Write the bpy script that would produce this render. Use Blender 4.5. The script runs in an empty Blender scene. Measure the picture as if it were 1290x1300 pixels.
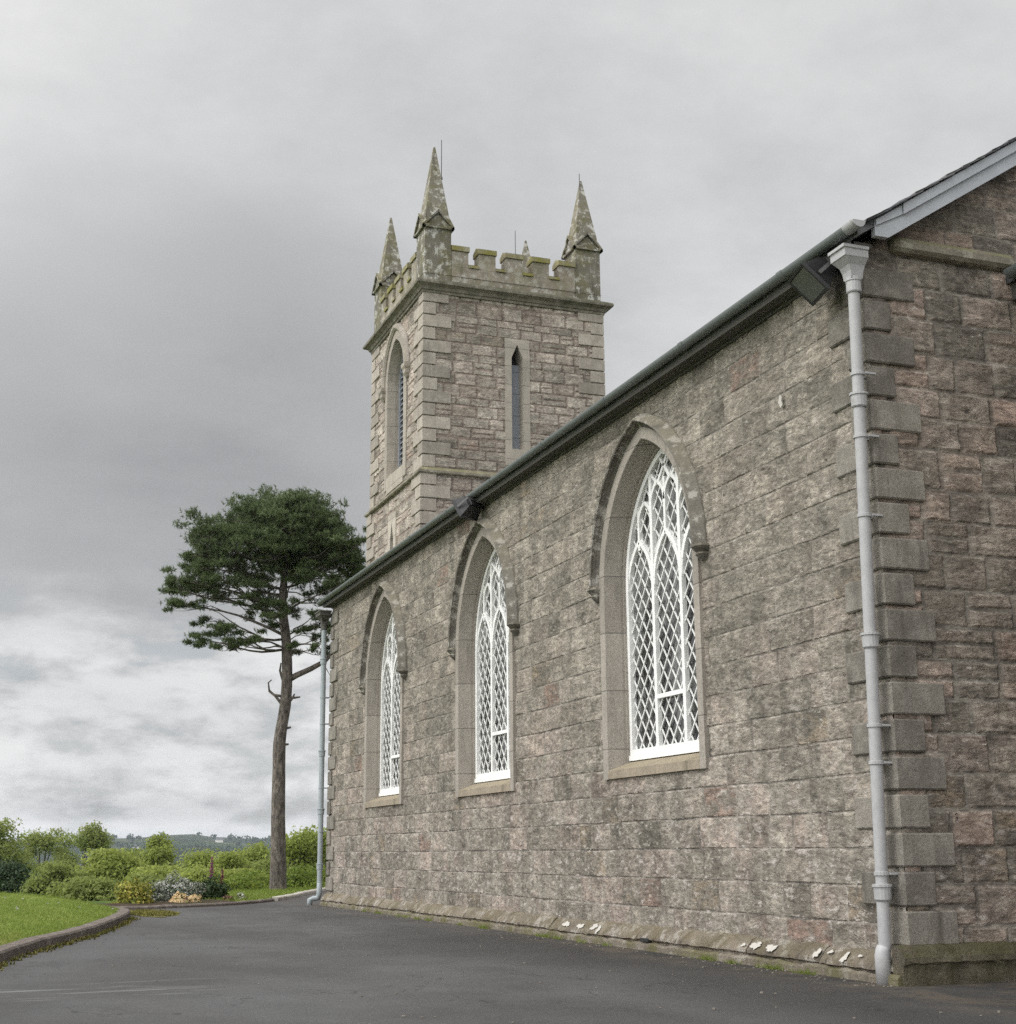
import bpy, bmesh, math, random
import numpy as np
from mathutils import Vector, Matrix

# ------------------------------------------------------------------ camera
scene = bpy.context.scene
COL = scene.collection
R = math.radians
camd = bpy.data.cameras.new("camera")
cam = bpy.data.objects.new("camera", camd)
COL.objects.link(cam)
camd.sensor_fit = 'HORIZONTAL'
camd.sensor_width = 36.0
camd.lens = 50.736
camd.clip_start = 0.05
camd.clip_end = 20000
CAMP = Vector((-6.3664, -8.9801, 0.8207))
_f, _pitch, _yaw, _roll = 1818.06, 0.2324, 0.3564, -0.008
_fw = Vector((math.sin(_yaw)*math.cos(_pitch), math.cos(_yaw)*math.cos(_pitch), math.sin(_pitch)))
_rt = Vector((math.cos(_yaw), -math.sin(_yaw), 0))
_up = _rt.cross(_fw)
_r2 = _rt*math.cos(_roll) + _up*math.sin(_roll)
_u2 = -_rt*math.sin(_roll) + _up*math.cos(_roll)
cam.matrix_world = Matrix(((_r2.x, _u2.x, -_fw.x, CAMP.x), (_r2.y, _u2.y, -_fw.y, CAMP.y),
                           (_r2.z, _u2.z, -_fw.z, CAMP.z), (0, 0, 0, 1)))
scene.camera = cam

# ------------------------------------------------------------------ node helper
class NT:
    def __init__(s, tree):
        s.t = tree
        s.n = tree.nodes
        s.l = tree.links
    def new(s, kind, **props):
        n = s.n.new(kind)
        for k, v in props.items():
            setattr(n, k, v)
        return n
    def put(s, sock, v):
        if hasattr(v, 'is_linked'):
            s.l.new(v, sock)
        elif isinstance(v, (tuple, list)) and len(v) == 3 and sock.type == 'RGBA':
            sock.default_value = (*v, 1)
        else:
            sock.default_value = v
    def m(s, op, a, b=0.0, c=None, clamp=False):
        n = s.new('ShaderNodeMath', operation=op, use_clamp=clamp)
        s.put(n.inputs[0], a); s.put(n.inputs[1], b)
        if c is not None:
            s.put(n.inputs[2], c)
        return n.outputs[0]
    def step(s, v, lo, hi, a=0.0, b=1.0):
        n = s.new('ShaderNodeMapRange', interpolation_type='SMOOTHSTEP')
        s.put(n.inputs[0], v)
        for i, q in enumerate((lo, hi, a, b)):
            s.put(n.inputs[i+1], q)
        return n.outputs[0]
    def lin(s, v, lo, hi, a=0.0, b=1.0):
        n = s.new('ShaderNodeMapRange')
        s.put(n.inputs[0], v)
        for i, q in enumerate((lo, hi, a, b)):
            s.put(n.inputs[i+1], q)
        return n.outputs[0]
    def noise(s, vec, scale, detail=4, rough=0.55, dist=0.0, dim='3D'):
        n = s.new('ShaderNodeTexNoise', noise_dimensions=dim)
        if dim == '1D':
            s.put(n.inputs['W'], vec)
        else:
            s.put(n.inputs['Vector'], vec)
        n.inputs['Scale'].default_value = scale
        n.inputs['Detail'].default_value = detail
        n.inputs['Roughness'].default_value = rough
        n.inputs['Distortion'].default_value = dist
        return n.outputs[0]
    def xyz(s, x, y, z):
        n = s.new('ShaderNodeCombineXYZ')
        s.put(n.inputs[0], x); s.put(n.inputs[1], y); s.put(n.inputs[2], z)
        return n.outputs[0]
    def sep(s, v):
        n = s.new('ShaderNodeSeparateXYZ')
        s.put(n.inputs[0], v)
        return n.outputs
    def mix(s, f, a, b, mode='MIX'):
        n = s.new('ShaderNodeMix', data_type='RGBA', blend_type=mode)
        n.clamp_factor = True
        s.put(n.inputs[0], f); s.put(n.inputs[6], a); s.put(n.inputs[7], b)
        return n.outputs[2]
    def ramp(s, f, stops, interp='LINEAR'):
        n = s.new('ShaderNodeValToRGB')
        e = n.color_ramp.elements
        n.color_ramp.interpolation = interp
        while len(e) < len(stops):
            e.new(0.5)
        for k, (p, c) in zip(e, stops):
            k.position = p
            k.color = (*c, 1)
        s.put(n.inputs[0], f)
        return n.outputs[0]
    def scale(s, col, f):
        n = s.new('ShaderNodeVectorMath', operation='SCALE')
        s.put(n.inputs[0], col); s.put(n.inputs[3], f)
        return n.outputs[0]
    def dot(s, a, b):
        n = s.new('ShaderNodeVectorMath', operation='DOT_PRODUCT')
        s.put(n.inputs[0], a); s.put(n.inputs[1], b)
        return n.outputs['Value']

# ------------------------------------------------------------------ world: overcast sky
SUN_AZ = R(272)      # compass-like angle from +y towards +x of the sun's position
SUN_EL = R(48)
sun_dir = Vector((math.sin(SUN_AZ)*math.cos(SUN_EL), math.cos(SUN_AZ)*math.cos(SUN_EL), math.sin(SUN_EL)))
world = bpy.data.worlds.new("World")
scene.world = world
world.use_nodes = True
w = NT(world.node_tree)
w.n.clear()
wout = w.new('ShaderNodeOutputWorld')
wtc = w.new('ShaderNodeTexCoord')
D = wtc.outputs['Generated']
dx, dy, dz = w.sep(D)
zc = w.m('MAXIMUM', dz, 0.0)
den = w.m('ADD', zc, 0.17)
P = w.xyz(w.m('DIVIDE', dx, den), w.m('DIVIDE', dy, den), 3.1)
n_big = w.noise(P, 0.75, 4, 0.5, 0.4)
n_mid = w.noise(P, 2.6, 10, 0.62, 0.1)
def lobe(v, width):
    d = Vector(v).normalized()
    c = w.dot(D, tuple(d))
    return w.step(c, math.cos(width), 1.0)
warpn = w.m('SUBTRACT', n_mid, 0.5)
base = w.m('ADD', w.lin(zc, 0.02, 0.50, 0.60, 0.655), w.m('MULTIPLY', w.m('SUBTRACT', n_big, 0.5), 0.38))
base = w.m('ADD', base, w.m('MULTIPLY', warpn, 0.46))
# the heavy dark cloud low over the valley, and its thinner tail
dark = w.m('MULTIPLY', lobe((0.095, 0.96, 0.235), 0.27), w.lin(n_mid, 0.33, 0.67, 0.40, 1.25))
base = w.m('SUBTRACT', base, w.m('MULTIPLY', dark, 0.235))
dark2 = w.m('MULTIPLY', lobe((0.235, 0.90, 0.31), 0.20), w.lin(n_mid, 0.3, 0.7, 0.5, 1.2))
base = w.m('SUBTRACT', base, w.m('MULTIPLY', dark2, 0.07))
# bright cumulus bank above the horizon
Pc = w.xyz(w.m('MULTIPLY', dx, 6.0), w.m('MULTIPLY', dy, 6.0), w.m('MULTIPLY', dz, 15.0))
n_cum = w.noise(Pc, 1.9, 10, 0.60, 0.05)
band = w.m('MULTIPLY', w.step(w.m('ADD', zc, w.m('MULTIPLY', warpn, 0.10)), 0.185, 0.115), w.step(zc, -0.01, 0.02))
base = w.m('ADD', base, w.m('MULTIPLY', band, w.step(n_cum, 0.36, 0.58, 0.05, 0.31)))
band2 = w.m('MULTIPLY', w.step(zc, 0.044, 0.030), w.step(zc, 0.016, 0.026))
base = w.m('SUBTRACT', base, w.m('MULTIPLY', band2, 0.16))
base = w.m('MAXIMUM', base, 0.16)
# unseen sky brightened around the sun, overhead and behind the camera to light walls
sd = w.m('MAXIMUM', w.dot(D, tuple(sun_dir)), 0.0)
glow = w.m('MULTIPLY', w.m('POWER', sd, 3.2), 1.7)
zen = w.m('MULTIPLY', w.step(dz, 0.55, 0.95), 0.45)
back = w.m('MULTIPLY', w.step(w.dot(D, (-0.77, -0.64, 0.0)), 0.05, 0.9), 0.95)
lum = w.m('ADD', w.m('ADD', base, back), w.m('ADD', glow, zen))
tint = w.ramp(lum, [(0.15, (0.975, 0.995, 1.01)), (0.45, (0.99, 0.998, 1.003)), (0.8, (1.0, 0.998, 0.992))])
ccol = w.scale(tint, lum)
bgc = w.new('ShaderNodeBackground')
w.put(bgc.inputs[0], ccol); bgc.inputs[1].default_value = 1.0
sky = w.new('ShaderNodeTexSky', sky_type='NISHITA')
sky.sun_disc = False
sky.sun_elevation = SUN_EL
sky.sun_rotation = SUN_AZ
bgs = w.new('ShaderNodeBackground')
w.l.new(sky.outputs[0], bgs.inputs[0]); bgs.inputs[1].default_value = 0.10
gap = w.m('MULTIPLY', w.m('MULTIPLY', band, w.step(n_cum, 0.46, 0.36)), 0.22)
cov = w.m('SUBTRACT', 0.96, gap)
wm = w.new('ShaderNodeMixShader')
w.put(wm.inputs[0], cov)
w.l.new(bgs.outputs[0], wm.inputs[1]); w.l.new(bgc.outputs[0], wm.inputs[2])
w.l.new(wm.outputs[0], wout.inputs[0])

sund = bpy.data.lights.new("sun", 'SUN')
sund.energy = 1.15
sund.angle = R(18)
sund.color = (1.0, 0.972, 0.935)
sun = bpy.data.objects.new("sun", sund)
COL.objects.link(sun)
sun.rotation_euler = (-sun_dir).to_track_quat('-Z', 'Y').to_euler()
sun.location = (-20, -20, 40)

vs = scene.view_settings
vs.view_transform = 'Standard'
vs.look = 'None'
vs.exposure = 0.10
vs.gamma = 1.0
vs.use_curve_mapping = False
scene.cycles.use_denoising = False     # keeps the fine grain of stone and tarmac

# ------------------------------------------------------------------ helpers
def set_props(o, label=None, cat=None, group=None, kind=None):
    if label: o['label'] = label
    if cat: o['category'] = cat
    if group: o['group'] = group
    if kind: o['kind'] = kind
    return o

def empty(name, loc, label, cat, group=None):
    o = bpy.data.objects.new(name, None)
    o.empty_display_size = 0.2
    COL.objects.link(o)
    o.location = loc
    return set_props(o, label, cat, group)

def link_mesh(name, me, mats, parent=None, loc=(0, 0, 0), smooth=False):
    if not isinstance(mats, (list, tuple)):
        mats = [mats]
    for m_ in mats:
        me.materials.append(m_)
    if smooth:
        me.polygons.foreach_set('use_smooth', [True]*len(me.polygons))
    o = bpy.data.objects.new(name, me)
    COL.objects.link(o)
    o.location = loc
    if parent is not None:
        o.parent = parent
    return o

def np_mesh(name, V, F):
    """V (n,3), F (m,k) with constant k"""
    me = bpy.data.meshes.new(name)
    V = np.ascontiguousarray(V, dtype=np.float32); F = np.ascontiguousarray(F, dtype=np.int32)
    m_, k = F.shape
    me.vertices.add(len(V)); me.vertices.foreach_set('co', V.ravel())
    me.loops.add(m_*k); me.loops.foreach_set('vertex_index', F.ravel())
    me.polygons.add(m_)
    me.polygons.foreach_set('loop_start', np.arange(0, m_*k, k, dtype=np.int32))
    me.polygons.foreach_set('loop_total', np.full(m_, k, dtype=np.int32))
    me.update(calc_edges=True)
    return me

class MB:
    """collects shapes into one bmesh"""
    def __init__(s):
        s.bm = bmesh.new()
    def poly(s, pts):
        vs_ = [s.bm.verts.new(p) for p in pts]
        try:
            return s.bm.faces.new(vs_)
        except ValueError:
            return None
    def box(s, x0, x1, y0, y1, z0, z1, bev=0.0):
        bm = s.bm
        c = [(x0, y0, z0), (x1, y0, z0), (x1, y1, z0), (x0, y1, z0), (x0, y0, z1), (x1, y0, z1), (x1, y1, z1), (x0, y1, z1)]
        v = [bm.verts.new(p) for p in c]
        fs = [bm.faces.new([v[i] for i in q]) for q in ((0, 3, 2, 1), (4, 5, 6, 7), (0, 1, 5, 4), (1, 2, 6, 5), (2, 3, 7, 6), (3, 0, 4, 7))]
        if bev:
            es = list({e for f in fs for e in f.edges})
            bmesh.ops.bevel(bm, geom=es, offset=bev, segments=1, affect='EDGES')
        return v
    def hexa(s, c):
        """8 corners, bottom 4 (ccw seen from above) then top 4"""
        bm = s.bm
        v = [bm.verts.new(p) for p in c]
        for q in ((0, 3, 2, 1), (4, 5, 6, 7), (0, 1, 5, 4), (1, 2, 6, 5), (2, 3, 7, 6), (3, 0, 4, 7)):
            bm.faces.new([v[i] for i in q])
    def prism(s, pts, vec):
        """closed polygon pts extruded along vec"""
        bm = s.bm
        vec = Vector(vec)
        a = [bm.verts.new(p) for p in pts]
        b = [bm.verts.new(Vector(p)+vec) for p in pts]
        n = len(pts)
        bm.faces.new(a[::-1]); bm.faces.new(b)
        for i in range(n):
            bm.faces.new((a[i], a[(i+1) % n], b[(i+1) % n], b[i]))
    def grid(s, rows, closed=False, cap=False):
        """rows: list of point lists with equal length -> skin"""
        bm = s.bm
        vr = [[bm.verts.new(p) for p in r] for r in rows]
        n = len(rows[0])
        for a, b in zip(vr[:-1], vr[1:]):
            for i in range(n if closed else n-1):
                j = (i+1) % n
                bm.faces.new((a[i], a[j], b[j], b[i]))
        if cap:
            bm.faces.new(vr[0][::-1]); bm.faces.new(vr[-1])
    def tube(s, pts, rad, n=10, cap=True):
        pts = [Vector(p) for p in pts]
        if not isinstance(rad, (list, tuple)):
            rad = [rad]*len(pts)
        rows = []
        ref = None
        for i, p in enumerate(pts):
            t = (pts[min(i+1, len(pts)-1)]-pts[max(i-1, 0)]).normalized()
            if ref is None:
                ref = t.orthogonal().normalized()
            else:
                ref = (ref - t*ref.dot(t)).normalized()
            b = t.cross(ref)
            rows.append([p + (ref*math.cos(2*math.pi*k/n)+b*math.sin(2*math.pi*k/n))*rad[i] for k in range(n)])
        s.grid(rows, closed=True, cap=cap)
    def bar(s, p0, p1, w_, d_, ax=(1, 0, 0)):
        """rectangular bar from p0 to p1: d_ along ax, w_ across"""
        p0, p1, ax = Vector(p0), Vector(p1), Vector(ax)
        t = (p1-p0).normalized()
        c = t.cross(ax).normalized()
        q = lambda p, i, j: p + c*(w_/2*i) + ax*(d_/2*j)
        s.hexa([q(p0, -1, -1), q(p0, 1, -1), q(p0, 1, 1), q(p0, -1, 1), q(p1, -1, -1), q(p1, 1, -1), q(p1, 1, 1), q(p1, -1, 1)])
    def build(s, name, mats, parent=None, loc=(0, 0, 0), smooth=False, fix=True):
        if fix:
            bmesh.ops.recalc_face_normals(s.bm, faces=s.bm.faces)
        me = bpy.data.meshes.new(name)
        s.bm.to_mesh(me)
        s.bm.free()
        return link_mesh(name, me, mats, parent, loc, smooth)

def new_mat(name):
    m_ = bpy.data.materials.new(name)
    m_.use_nodes = True
    t = NT(m_.node_tree)
    bs = t.n['Principled BSDF']
    out = t.n['Material Output']
    return m_, t, bs, out

# ------------------------------------------------------------------ materials
def stone_mat(name, rowh, wid, stones, mortar, jw=0.012, amp=0.03, rowvar=0.0, pink=0.35, pale=0.35, rough_tex=1.0, bvar=0.2, mdark=0.6, joint_vis=1.0, seed=0.0, streak=0.25, recess=0.013, gain=1.0, moss=None, pink_hi=1.0):
    m_, t, bs, out = new_mat(name)
    tc = t.new('ShaderNodeTexCoord')
    pos = tc.outputs['Object']
    x, y, z = t.sep(pos)
    u = t.m('ADD', t.m('ADD', x, y), seed)
    wob = t.noise(pos, 1.3, 2)
    u1 = t.m('ADD', u, t.m('MULTIPLY', t.m('SUBTRACT', wob, 0.5), 0.06))
    wob2 = t.noise(t.xyz(x, y, t.m('MULTIPLY', z, 0.6)), 0.9, 3)
    v1 = t.m('ADD', z, t.m('MULTIPLY', t.m('SUBTRACT', wob2, 0.5), 0.035))
    if rowvar:
        v1 = t.m('ADD', v1, t.m('MULTIPLY', t.m('SUBTRACT', t.noise(t.m('ADD', z, seed), 1.9, 2, dim='1D'), 0.5), rowvar))
    q = t.m('DIVIDE', v1, rowh)
    row = t.m('FLOOR', q)
    fv = t.m('FRACT', q)
    W = t.m('ADD', t.m('DIVIDE', u1, wid), t.m('MULTIPLY', row, 17.37))
    def vor(feature, Wv):
        n = t.new('ShaderNodeTexVoronoi', voronoi_dimensions='1D', feature=feature)
        t.put(n.inputs['W'], Wv)
        n.inputs['Scale'].default_value = 1.0
        n.inputs['Randomness'].default_value = 0.85
        return n
    vf = vor('F1', W)
    ve = vor('DISTANCE_TO_EDGE', W)
    rnd = t.sep(vf.outputs['Color'])
    du = t.m('MULTIPLY', ve.outputs['Distance'], wid*0.6)
    dv = t.m('MULTIPLY', t.m('MINIMUM', fv, t.m('SUBTRACT', 1.0, fv)), rowh)
    if rowvar:
        # some stones are split into two thin ones
        spl = t.m('GREATER_THAN', rnd[2], 0.82)
        dmid = t.m('ADD', t.m('MULTIPLY', t.m('ABSOLUTE', t.m('SUBTRACT', fv, 0.52)), rowh), t.m('MULTIPLY', t.m('SUBTRACT', 1.0, spl), 9.0))
        dv = t.m('MINIMUM', dv, dmid)
    d = t.m('MINIMUM', du, dv)
    jn = t.noise(pos, 22, 5, 0.6)
    d = t.m('ADD', d, t.m('MULTIPLY', t.m('SUBTRACT', jn, 0.5), 0.022))
    stone = t.step(d, jw*0.35, jw*1.35)
    jfade = t.step(t.m('SUBTRACT', t.noise(pos, 1.1, 3), t.m('MULTIPLY', t.m('SUBTRACT', z, 1.8), 0.025)), 0.36, 0.6, 1.0-joint_vis*0.75, 1.0)
    # colour
    ps = t.xyz(t.m('MULTIPLY', u, 0.5), t.m('MULTIPLY', row, 0.37), z)
    n6 = t.noise(ps, 6.0, 9, 0.70)
    n25 = t.noise(ps, 30, 5, 0.75)
    nbig = t.noise(pos, 0.55, 4, 0.6)
    col = t.ramp(t.m('ADD', t.m('MULTIPLY', rnd[0], 0.72), t.m('MULTIPLY', n6, 0.28)), stones)
    pk = t.step(t.m('ADD', t.m('MULTIPLY', t.noise(pos, 3.2, 6, 0.7), 0.7), t.m('MULTIPLY', rnd[1], 0.3)), 0.5, 0.66)
    low = t.step(t.m('ADD', z, t.m('MULTIPLY', t.m('SUBTRACT', n6, 0.5), 1.2)), 4.2, 0.6, pink_hi, 1.0)
    col = t.mix(t.m('MULTIPLY', t.m('MULTIPLY', pk, pink), low), col, (0.33, 0.235, 0.205))
    red = t.m('MULTIPLY', t.m('GREATER_THAN', rnd[2], 0.985), t.step(n6, 0.4, 0.56))
    col = t.mix(t.m('MULTIPLY', red, 0.45), col, (0.20, 0.10, 0.075))
    och = t.m('MULTIPLY', t.m('LESS_THAN', rnd[1], 0.05), t.step(n6, 0.44, 0.6))
    col = t.mix(t.m('MULTIPLY', och, 0.3), col, (0.29, 0.20, 0.11))
    mort = t.mix(t.step(t.noise(pos, 1.9, 4), 0.42, 0.58), t.scale(mortar, mdark), t.scale(mortar, 1.12))
    col = t.scale(col, t.lin(rnd[1], 0.0, 1.0, 1.0-bvar, 1.0+bvar))
    col = t.mix(t.m('MULTIPLY', t.m('SUBTRACT', 1.0, stone), t.m('MULTIPLY', jfade, 0.92)), col, mort)
    # mottling, specks of pale lichen, dark pits
    col = t.scale(col, t.lin(n6, 0.30, 0.70, 0.50, 1.48))
    col = t.scale(col, t.lin(n25, 0.30, 0.70, 0.50, 1.48))
    st = t.noise(t.xyz(t.m('MULTIPLY', u, 5.0), 0.0, t.m('MULTIPLY', z, 0.55)), 1.0, 5, 0.62)
    col = t.scale(col, t.lin(st, 0.3, 0.7, 1.0-streak, 1.0+streak))
    col = t.scale(col, t.lin(nbig, 0.3, 0.7, 0.86, 1.14))
    lz = t.step(t.m('ADD', z, t.m('MULTIPLY', t.m('SUBTRACT', nbig, 0.5), 2.5)), 3.2, 0.3, 0.12, 1.0)
    lich = t.step(t.noise(ps, 13, 7, 0.75), 0.54, 0.64)
    col = t.mix(t.m('MULTIPLY', t.m('MULTIPLY', lich, lz), pale), col, (0.50, 0.46, 0.42))
    spk = t.step(t.noise(ps, 30, 5, 0.7), 0.60, 0.65)
    spm = t.step(t.noise(pos, 1.6, 3), 0.42, 0.6)
    col = t.mix(t.m('MULTIPLY', t.m('MULTIPLY', spk, spm), 0.75), col, (0.52, 0.50, 0.46))
    pit = t.step(t.noise(ps, 19, 6, 0.72), 0.40, 0.31)
    col = t.mix(t.m('MULTIPLY', pit, 0.72), col, (0.055, 0.047, 0.04))
    crk = t.noise(t.xyz(t.m('MULTIPLY', u, 3.5), row, t.m('MULTIPLY', z, 13.0)), 1.0, 5, 0.65)
    crk = t.m('MULTIPLY', t.step(t.m('ABSOLUTE', t.m('SUBTRACT', crk, 0.5)), 0.018, 0.004), t.step(n6, 0.40, 0.55))
    col = t.mix(t.m('MULTIPLY', crk, 0.6), col, (0.06, 0.05, 0.042))
    if moss:
        zz = t.step(t.m('ADD', z, t.m('MULTIPLY', n6, moss[2])), moss[0], moss[1])
        col = t.mix(t.m('MULTIPLY', zz, moss[3]), col, moss[4])
    col = t.scale(col, gain)
    t.put(bs.inputs['Base Color'], col)
    bs.inputs['Roughness'].default_value = 0.95
    bs.inputs['Specular IOR Level'].default_value = 0.12
    # relief
    vch = t.new('ShaderNodeTexVoronoi', feature='F1')
    t.put(vch.inputs['Vector'], t.xyz(t.m('ADD', t.m('MULTIPLY', u, 0.6), t.m('MULTIPLY', n6, 0.25)), row, t.m('ADD', z, t.m('MULTIPLY', n6, 0.15))))
    vch.inputs['Scale'].default_value = 9.0
    face = t.m('ADD', t.m('MULTIPLY', t.noise(ps, 9.5, 9, 0.68), 0.75), t.m('MULTIPLY', t.m('SUBTRACT', 0.9, vch.outputs['Distance']), 0.35))
    h = t.m('MULTIPLY', stone, t.m('ADD', recess, t.m('ADD', t.m('MULTIPLY', t.m('SUBTRACT', face, 0.5), amp), t.m('MULTIPLY', t.m('SUBTRACT', rnd[0], 0.5), 0.010))))
    h = t.m('ADD', h, t.m('MULTIPLY', t.m('SUBTRACT', n25, 0.5), 0.006*rough_tex))
    h = t.m('SUBTRACT', h, recess)
    dn = t.new('ShaderNodeDisplacement')
    t.put(dn.inputs['Height'], h)
    dn.inputs['Midlevel'].default_value = 0.0
    dn.inputs['Scale'].default_value = 1.0
    t.l.new(dn.outputs[0], out.inputs['Displacement'])
    m_.displacement_method = 'BOTH'
    return m_

def dressed_mat(name, col, var=0.25, joint=None, bump=0.15, stain=(0.07, 0.065, 0.055), stain_f=0.35, lichen=0.0, lich_col=(0.5, 0.48, 0.44), green=0.0, green_col=(0.10, 0.11, 0.03), up_green=0.0):
    m_, t, bs, out = new_mat(name)
    tc = t.new('ShaderNodeTexCoord')
    pos = tc.outputs['Object']
    geo = t.new('ShaderNodeNewGeometry')
    isl = geo.outputs['Random Per Island']
    x, y, z = t.sep(pos)
    n1 = t.noise(pos, 3.0, 7, 0.7)
    n2 = t.noise(pos, 40, 6, 0.75)
    c = t.scale(col, t.lin(n1, 0.25, 0.75, 1-var, 1+var))
    c = t.scale(c, t.lin(n2, 0.28, 0.72, 0.72, 1.28))
    c = t.scale(c, t.lin(isl, 0, 1, 0.80, 1.16))
    st = t.noise(t.xyz(t.m('MULTIPLY', t.m('ADD', x, y), 7.0), 0.0, t.m('MULTIPLY', z, 0.9)), 1.0, 5, 0.6)
    c = t.mix(t.m('MULTIPLY', t.step(st, 0.5, 0.72), stain_f), c, stain)
    hgt = n2
    if joint:
        zz = t.m('ADD', z, t.m('MULTIPLY', t.m('FLOOR', t.m('MULTIPLY', y, 0.5)), 0.17))
        fr = t.m('FRACT', t.m('DIVIDE', zz, joint))
        jd = t.m('MULTIPLY', t.m('MINIMUM', fr, t.m('SUBTRACT', 1.0, fr)), joint)
        jm = t.step(jd, 0.009, 0.003)
        c = t.mix(t.m('MULTIPLY', jm, 0.55), c, (0.09, 0.085, 0.078))
        blk = t.noise(t.m('FLOOR', t.m('DIVIDE', zz, joint)), 3.3, 0, dim='1D')
        c = t.scale(c, t.lin(blk, 0.3, 0.7, 0.9, 1.1))
        hgt = t.m('SUBTRACT', n2, t.m('MULTIPLY', jm, 0.8))
    if lichen:
        lm = t.step(t.noise(pos, 6, 8, 0.75), 0.52, 0.59)
        c = t.mix(t.m('MULTIPLY', lm, lichen), c, lich_col)
    if green:
        gm = t.step(t.noise(pos, 2.4, 6, 0.65), 0.42, 0.6)
        c = t.mix(t.m('MULTIPLY', gm, green), c, green_col)
    if up_green:
        nz = t.sep(geo.outputs['Normal'])[2]
        gm = t.m('MULTIPLY', t.step(nz, 0.15, 0.6), t.step(t.noise(pos, 4, 5), 0.3, 0.5))
        c = t.mix(t.m('MULTIPLY', gm, up_green), c, green_col)
    t.put(bs.inputs['Base Color'], c)
    bs.inputs['Roughness'].default_value = 0.9
    bs.inputs['Specular IOR Level'].default_value = 0.2
    b = t.new('ShaderNodeBump')
    b.inputs['Strength'].default_value = bump*3
    b.inputs['Distance'].default_value = 0.012
    t.put(b.inputs['Height'], hgt)
    t.l.new(b.outputs[0], bs.inputs['Normal'])
    return m_

def paint_mat(name, col, rough=0.5, dirt=0.3, dirt_col=(0.12, 0.115, 0.10), scale=9, spec=0.4):
    m_, t, bs, out = new_mat(name)
    pos = t.new('ShaderNodeTexCoord').outputs['Object']
    n1 = t.noise(pos, scale, 6, 0.65, 0.4)
    n2 = t.noise(pos, 45, 4, 0.6)
    c = t.scale(col, t.lin(n1, 0.25, 0.75, 0.88, 1.12))
    c = t.mix(t.m('MULTIPLY', t.step(n1, 0.55, 0.75), dirt), c, dirt_col)
    c = t.scale(c, t.lin(n2, 0.2, 0.8, 0.92, 1.08))
    t.put(bs.inputs['Base Color'], c)
    t.put(bs.inputs['Roughness'], t.lin(n1, 0.3, 0.7, rough*0.85, min(1, rough*1.15)))
    bs.inputs['Specular IOR Level'].default_value = spec
    b = t.new('ShaderNodeBump')
    b.inputs['Strength'].default_value = 0.12
    b.inputs['Distance'].default_value = 0.006
    t.put(b.inputs['Height'], n2)
    t.l.new(b.outputs[0], bs.inputs['Normal'])
    return m_

def leaf_mat(name, stops, noise_scale=1.2, transl=0.35, rough=0.6):
    m_, t, bs, out = new_mat(name)
    geo = t.new('ShaderNodeNewGeometry')
    pos = t.new('ShaderNodeTexCoord').outputs['Object']
    r = geo.outputs['Random Per Island']
    n1 = t.noise(pos, noise_scale, 4, 0.6)
    f = t.m('ADD', t.m('MULTIPLY', r, 0.55), t.m('MULTIPLY', t.lin(n1, 0.3, 0.7), 0.45))
    c = t.ramp(f, stops)
    t.put(bs.inputs['Base Color'], c)
    bs.inputs['Roughness'].default_value = rough
    bs.inputs['Specular IOR Level'].default_value = 0.25
    tr = t.new('ShaderNodeBsdfTranslucent')
    t.put(tr.inputs[0], t.scale(c, 1.15))
    mx = t.new('ShaderNodeMixShader')
    mx.inputs[0].default_value = transl
    t.l.new(bs.outputs[0], mx.inputs[1]); t.l.new(tr.outputs[0], mx.inputs[2])
    t.l.new(mx.outputs[0], out.inputs[0])
    return m_

M = {}
M['nave'] = stone_mat('nave_stone', 0.274, 0.52,
    [(0.0, (0.178, 0.160, 0.134)), (0.3, (0.245, 0.222, 0.186)), (0.55, (0.292, 0.265, 0.224)), (0.8, (0.262, 0.232, 0.194)), (1.0, (0.355, 0.322, 0.275))],
    (0.265, 0.243, 0.213), jw=0.011, amp=0.050, pink=0.34, pink_hi=0.12, pale=0.9, bvar=0.14, mdark=0.5, joint_vis=1.0, streak=0.22, recess=0.009, gain=0.90)
M['gable'] = stone_mat('gable_stone', 0.274, 0.42,
    [(0.0, (0.130, 0.115, 0.098)), (0.3, (0.215, 0.190, 0.160)), (0.55, (0.275, 0.238, 0.200)), (0.8, (0.32, 0.25, 0.205)), (1.0, (0.36, 0.315, 0.27))],
    (0.245, 0.225, 0.195), jw=0.022, amp=0.065, rowvar=0.12, pink=0.28, pale=0.6, joint_vis=0.5, seed=3.7, streak=0.2, recess=0.018, gain=0.97)
M['tower'] = stone_mat('tower_stone', 0.225, 0.44,
    [(0.0, (0.23, 0.20, 0.17)), (0.35, (0.32, 0.285, 0.245)), (0.65, (0.385, 0.345, 0.30)), (1.0, (0.46, 0.41, 0.355))],
    (0.225, 0.175, 0.148), jw=0.020, amp=0.04, rowvar=0.30, mdark=0.8, bvar=0.14, pink=0.25, pale=0.3, joint_vis=0.3, seed=1.3, streak=0.12, recess=0.016)
M['quoin'] = dressed_mat('dressed_quoin', (0.205, 0.188, 0.162), var=0.35, stain_f=0.65, stain=(0.085, 0.077, 0.065), lichen=0.22, lich_col=(0.36, 0.34, 0.30), bump=0.35)
M['quoin_t'] = dressed_mat('tower_quoin', (0.33, 0.295, 0.255), stain_f=0.25, lichen=0.15)
M['surround'] = dressed_mat('window_surround_stone', (0.29, 0.262, 0.228), joint=0.62, stain_f=0.35, var=0.14)
M['tsurround'] = dressed_mat('tower_surround_stone', (0.36, 0.325, 0.28), joint=0.4, stain_f=0.25, var=0.15)
M['sill'] = dressed_mat('sill_stone', (0.30, 0.255, 0.195), stain_f=0.55, stain=(0.10, 0.085, 0.06), up_green=0.25, green_col=(0.22, 0.19, 0.10))
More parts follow.
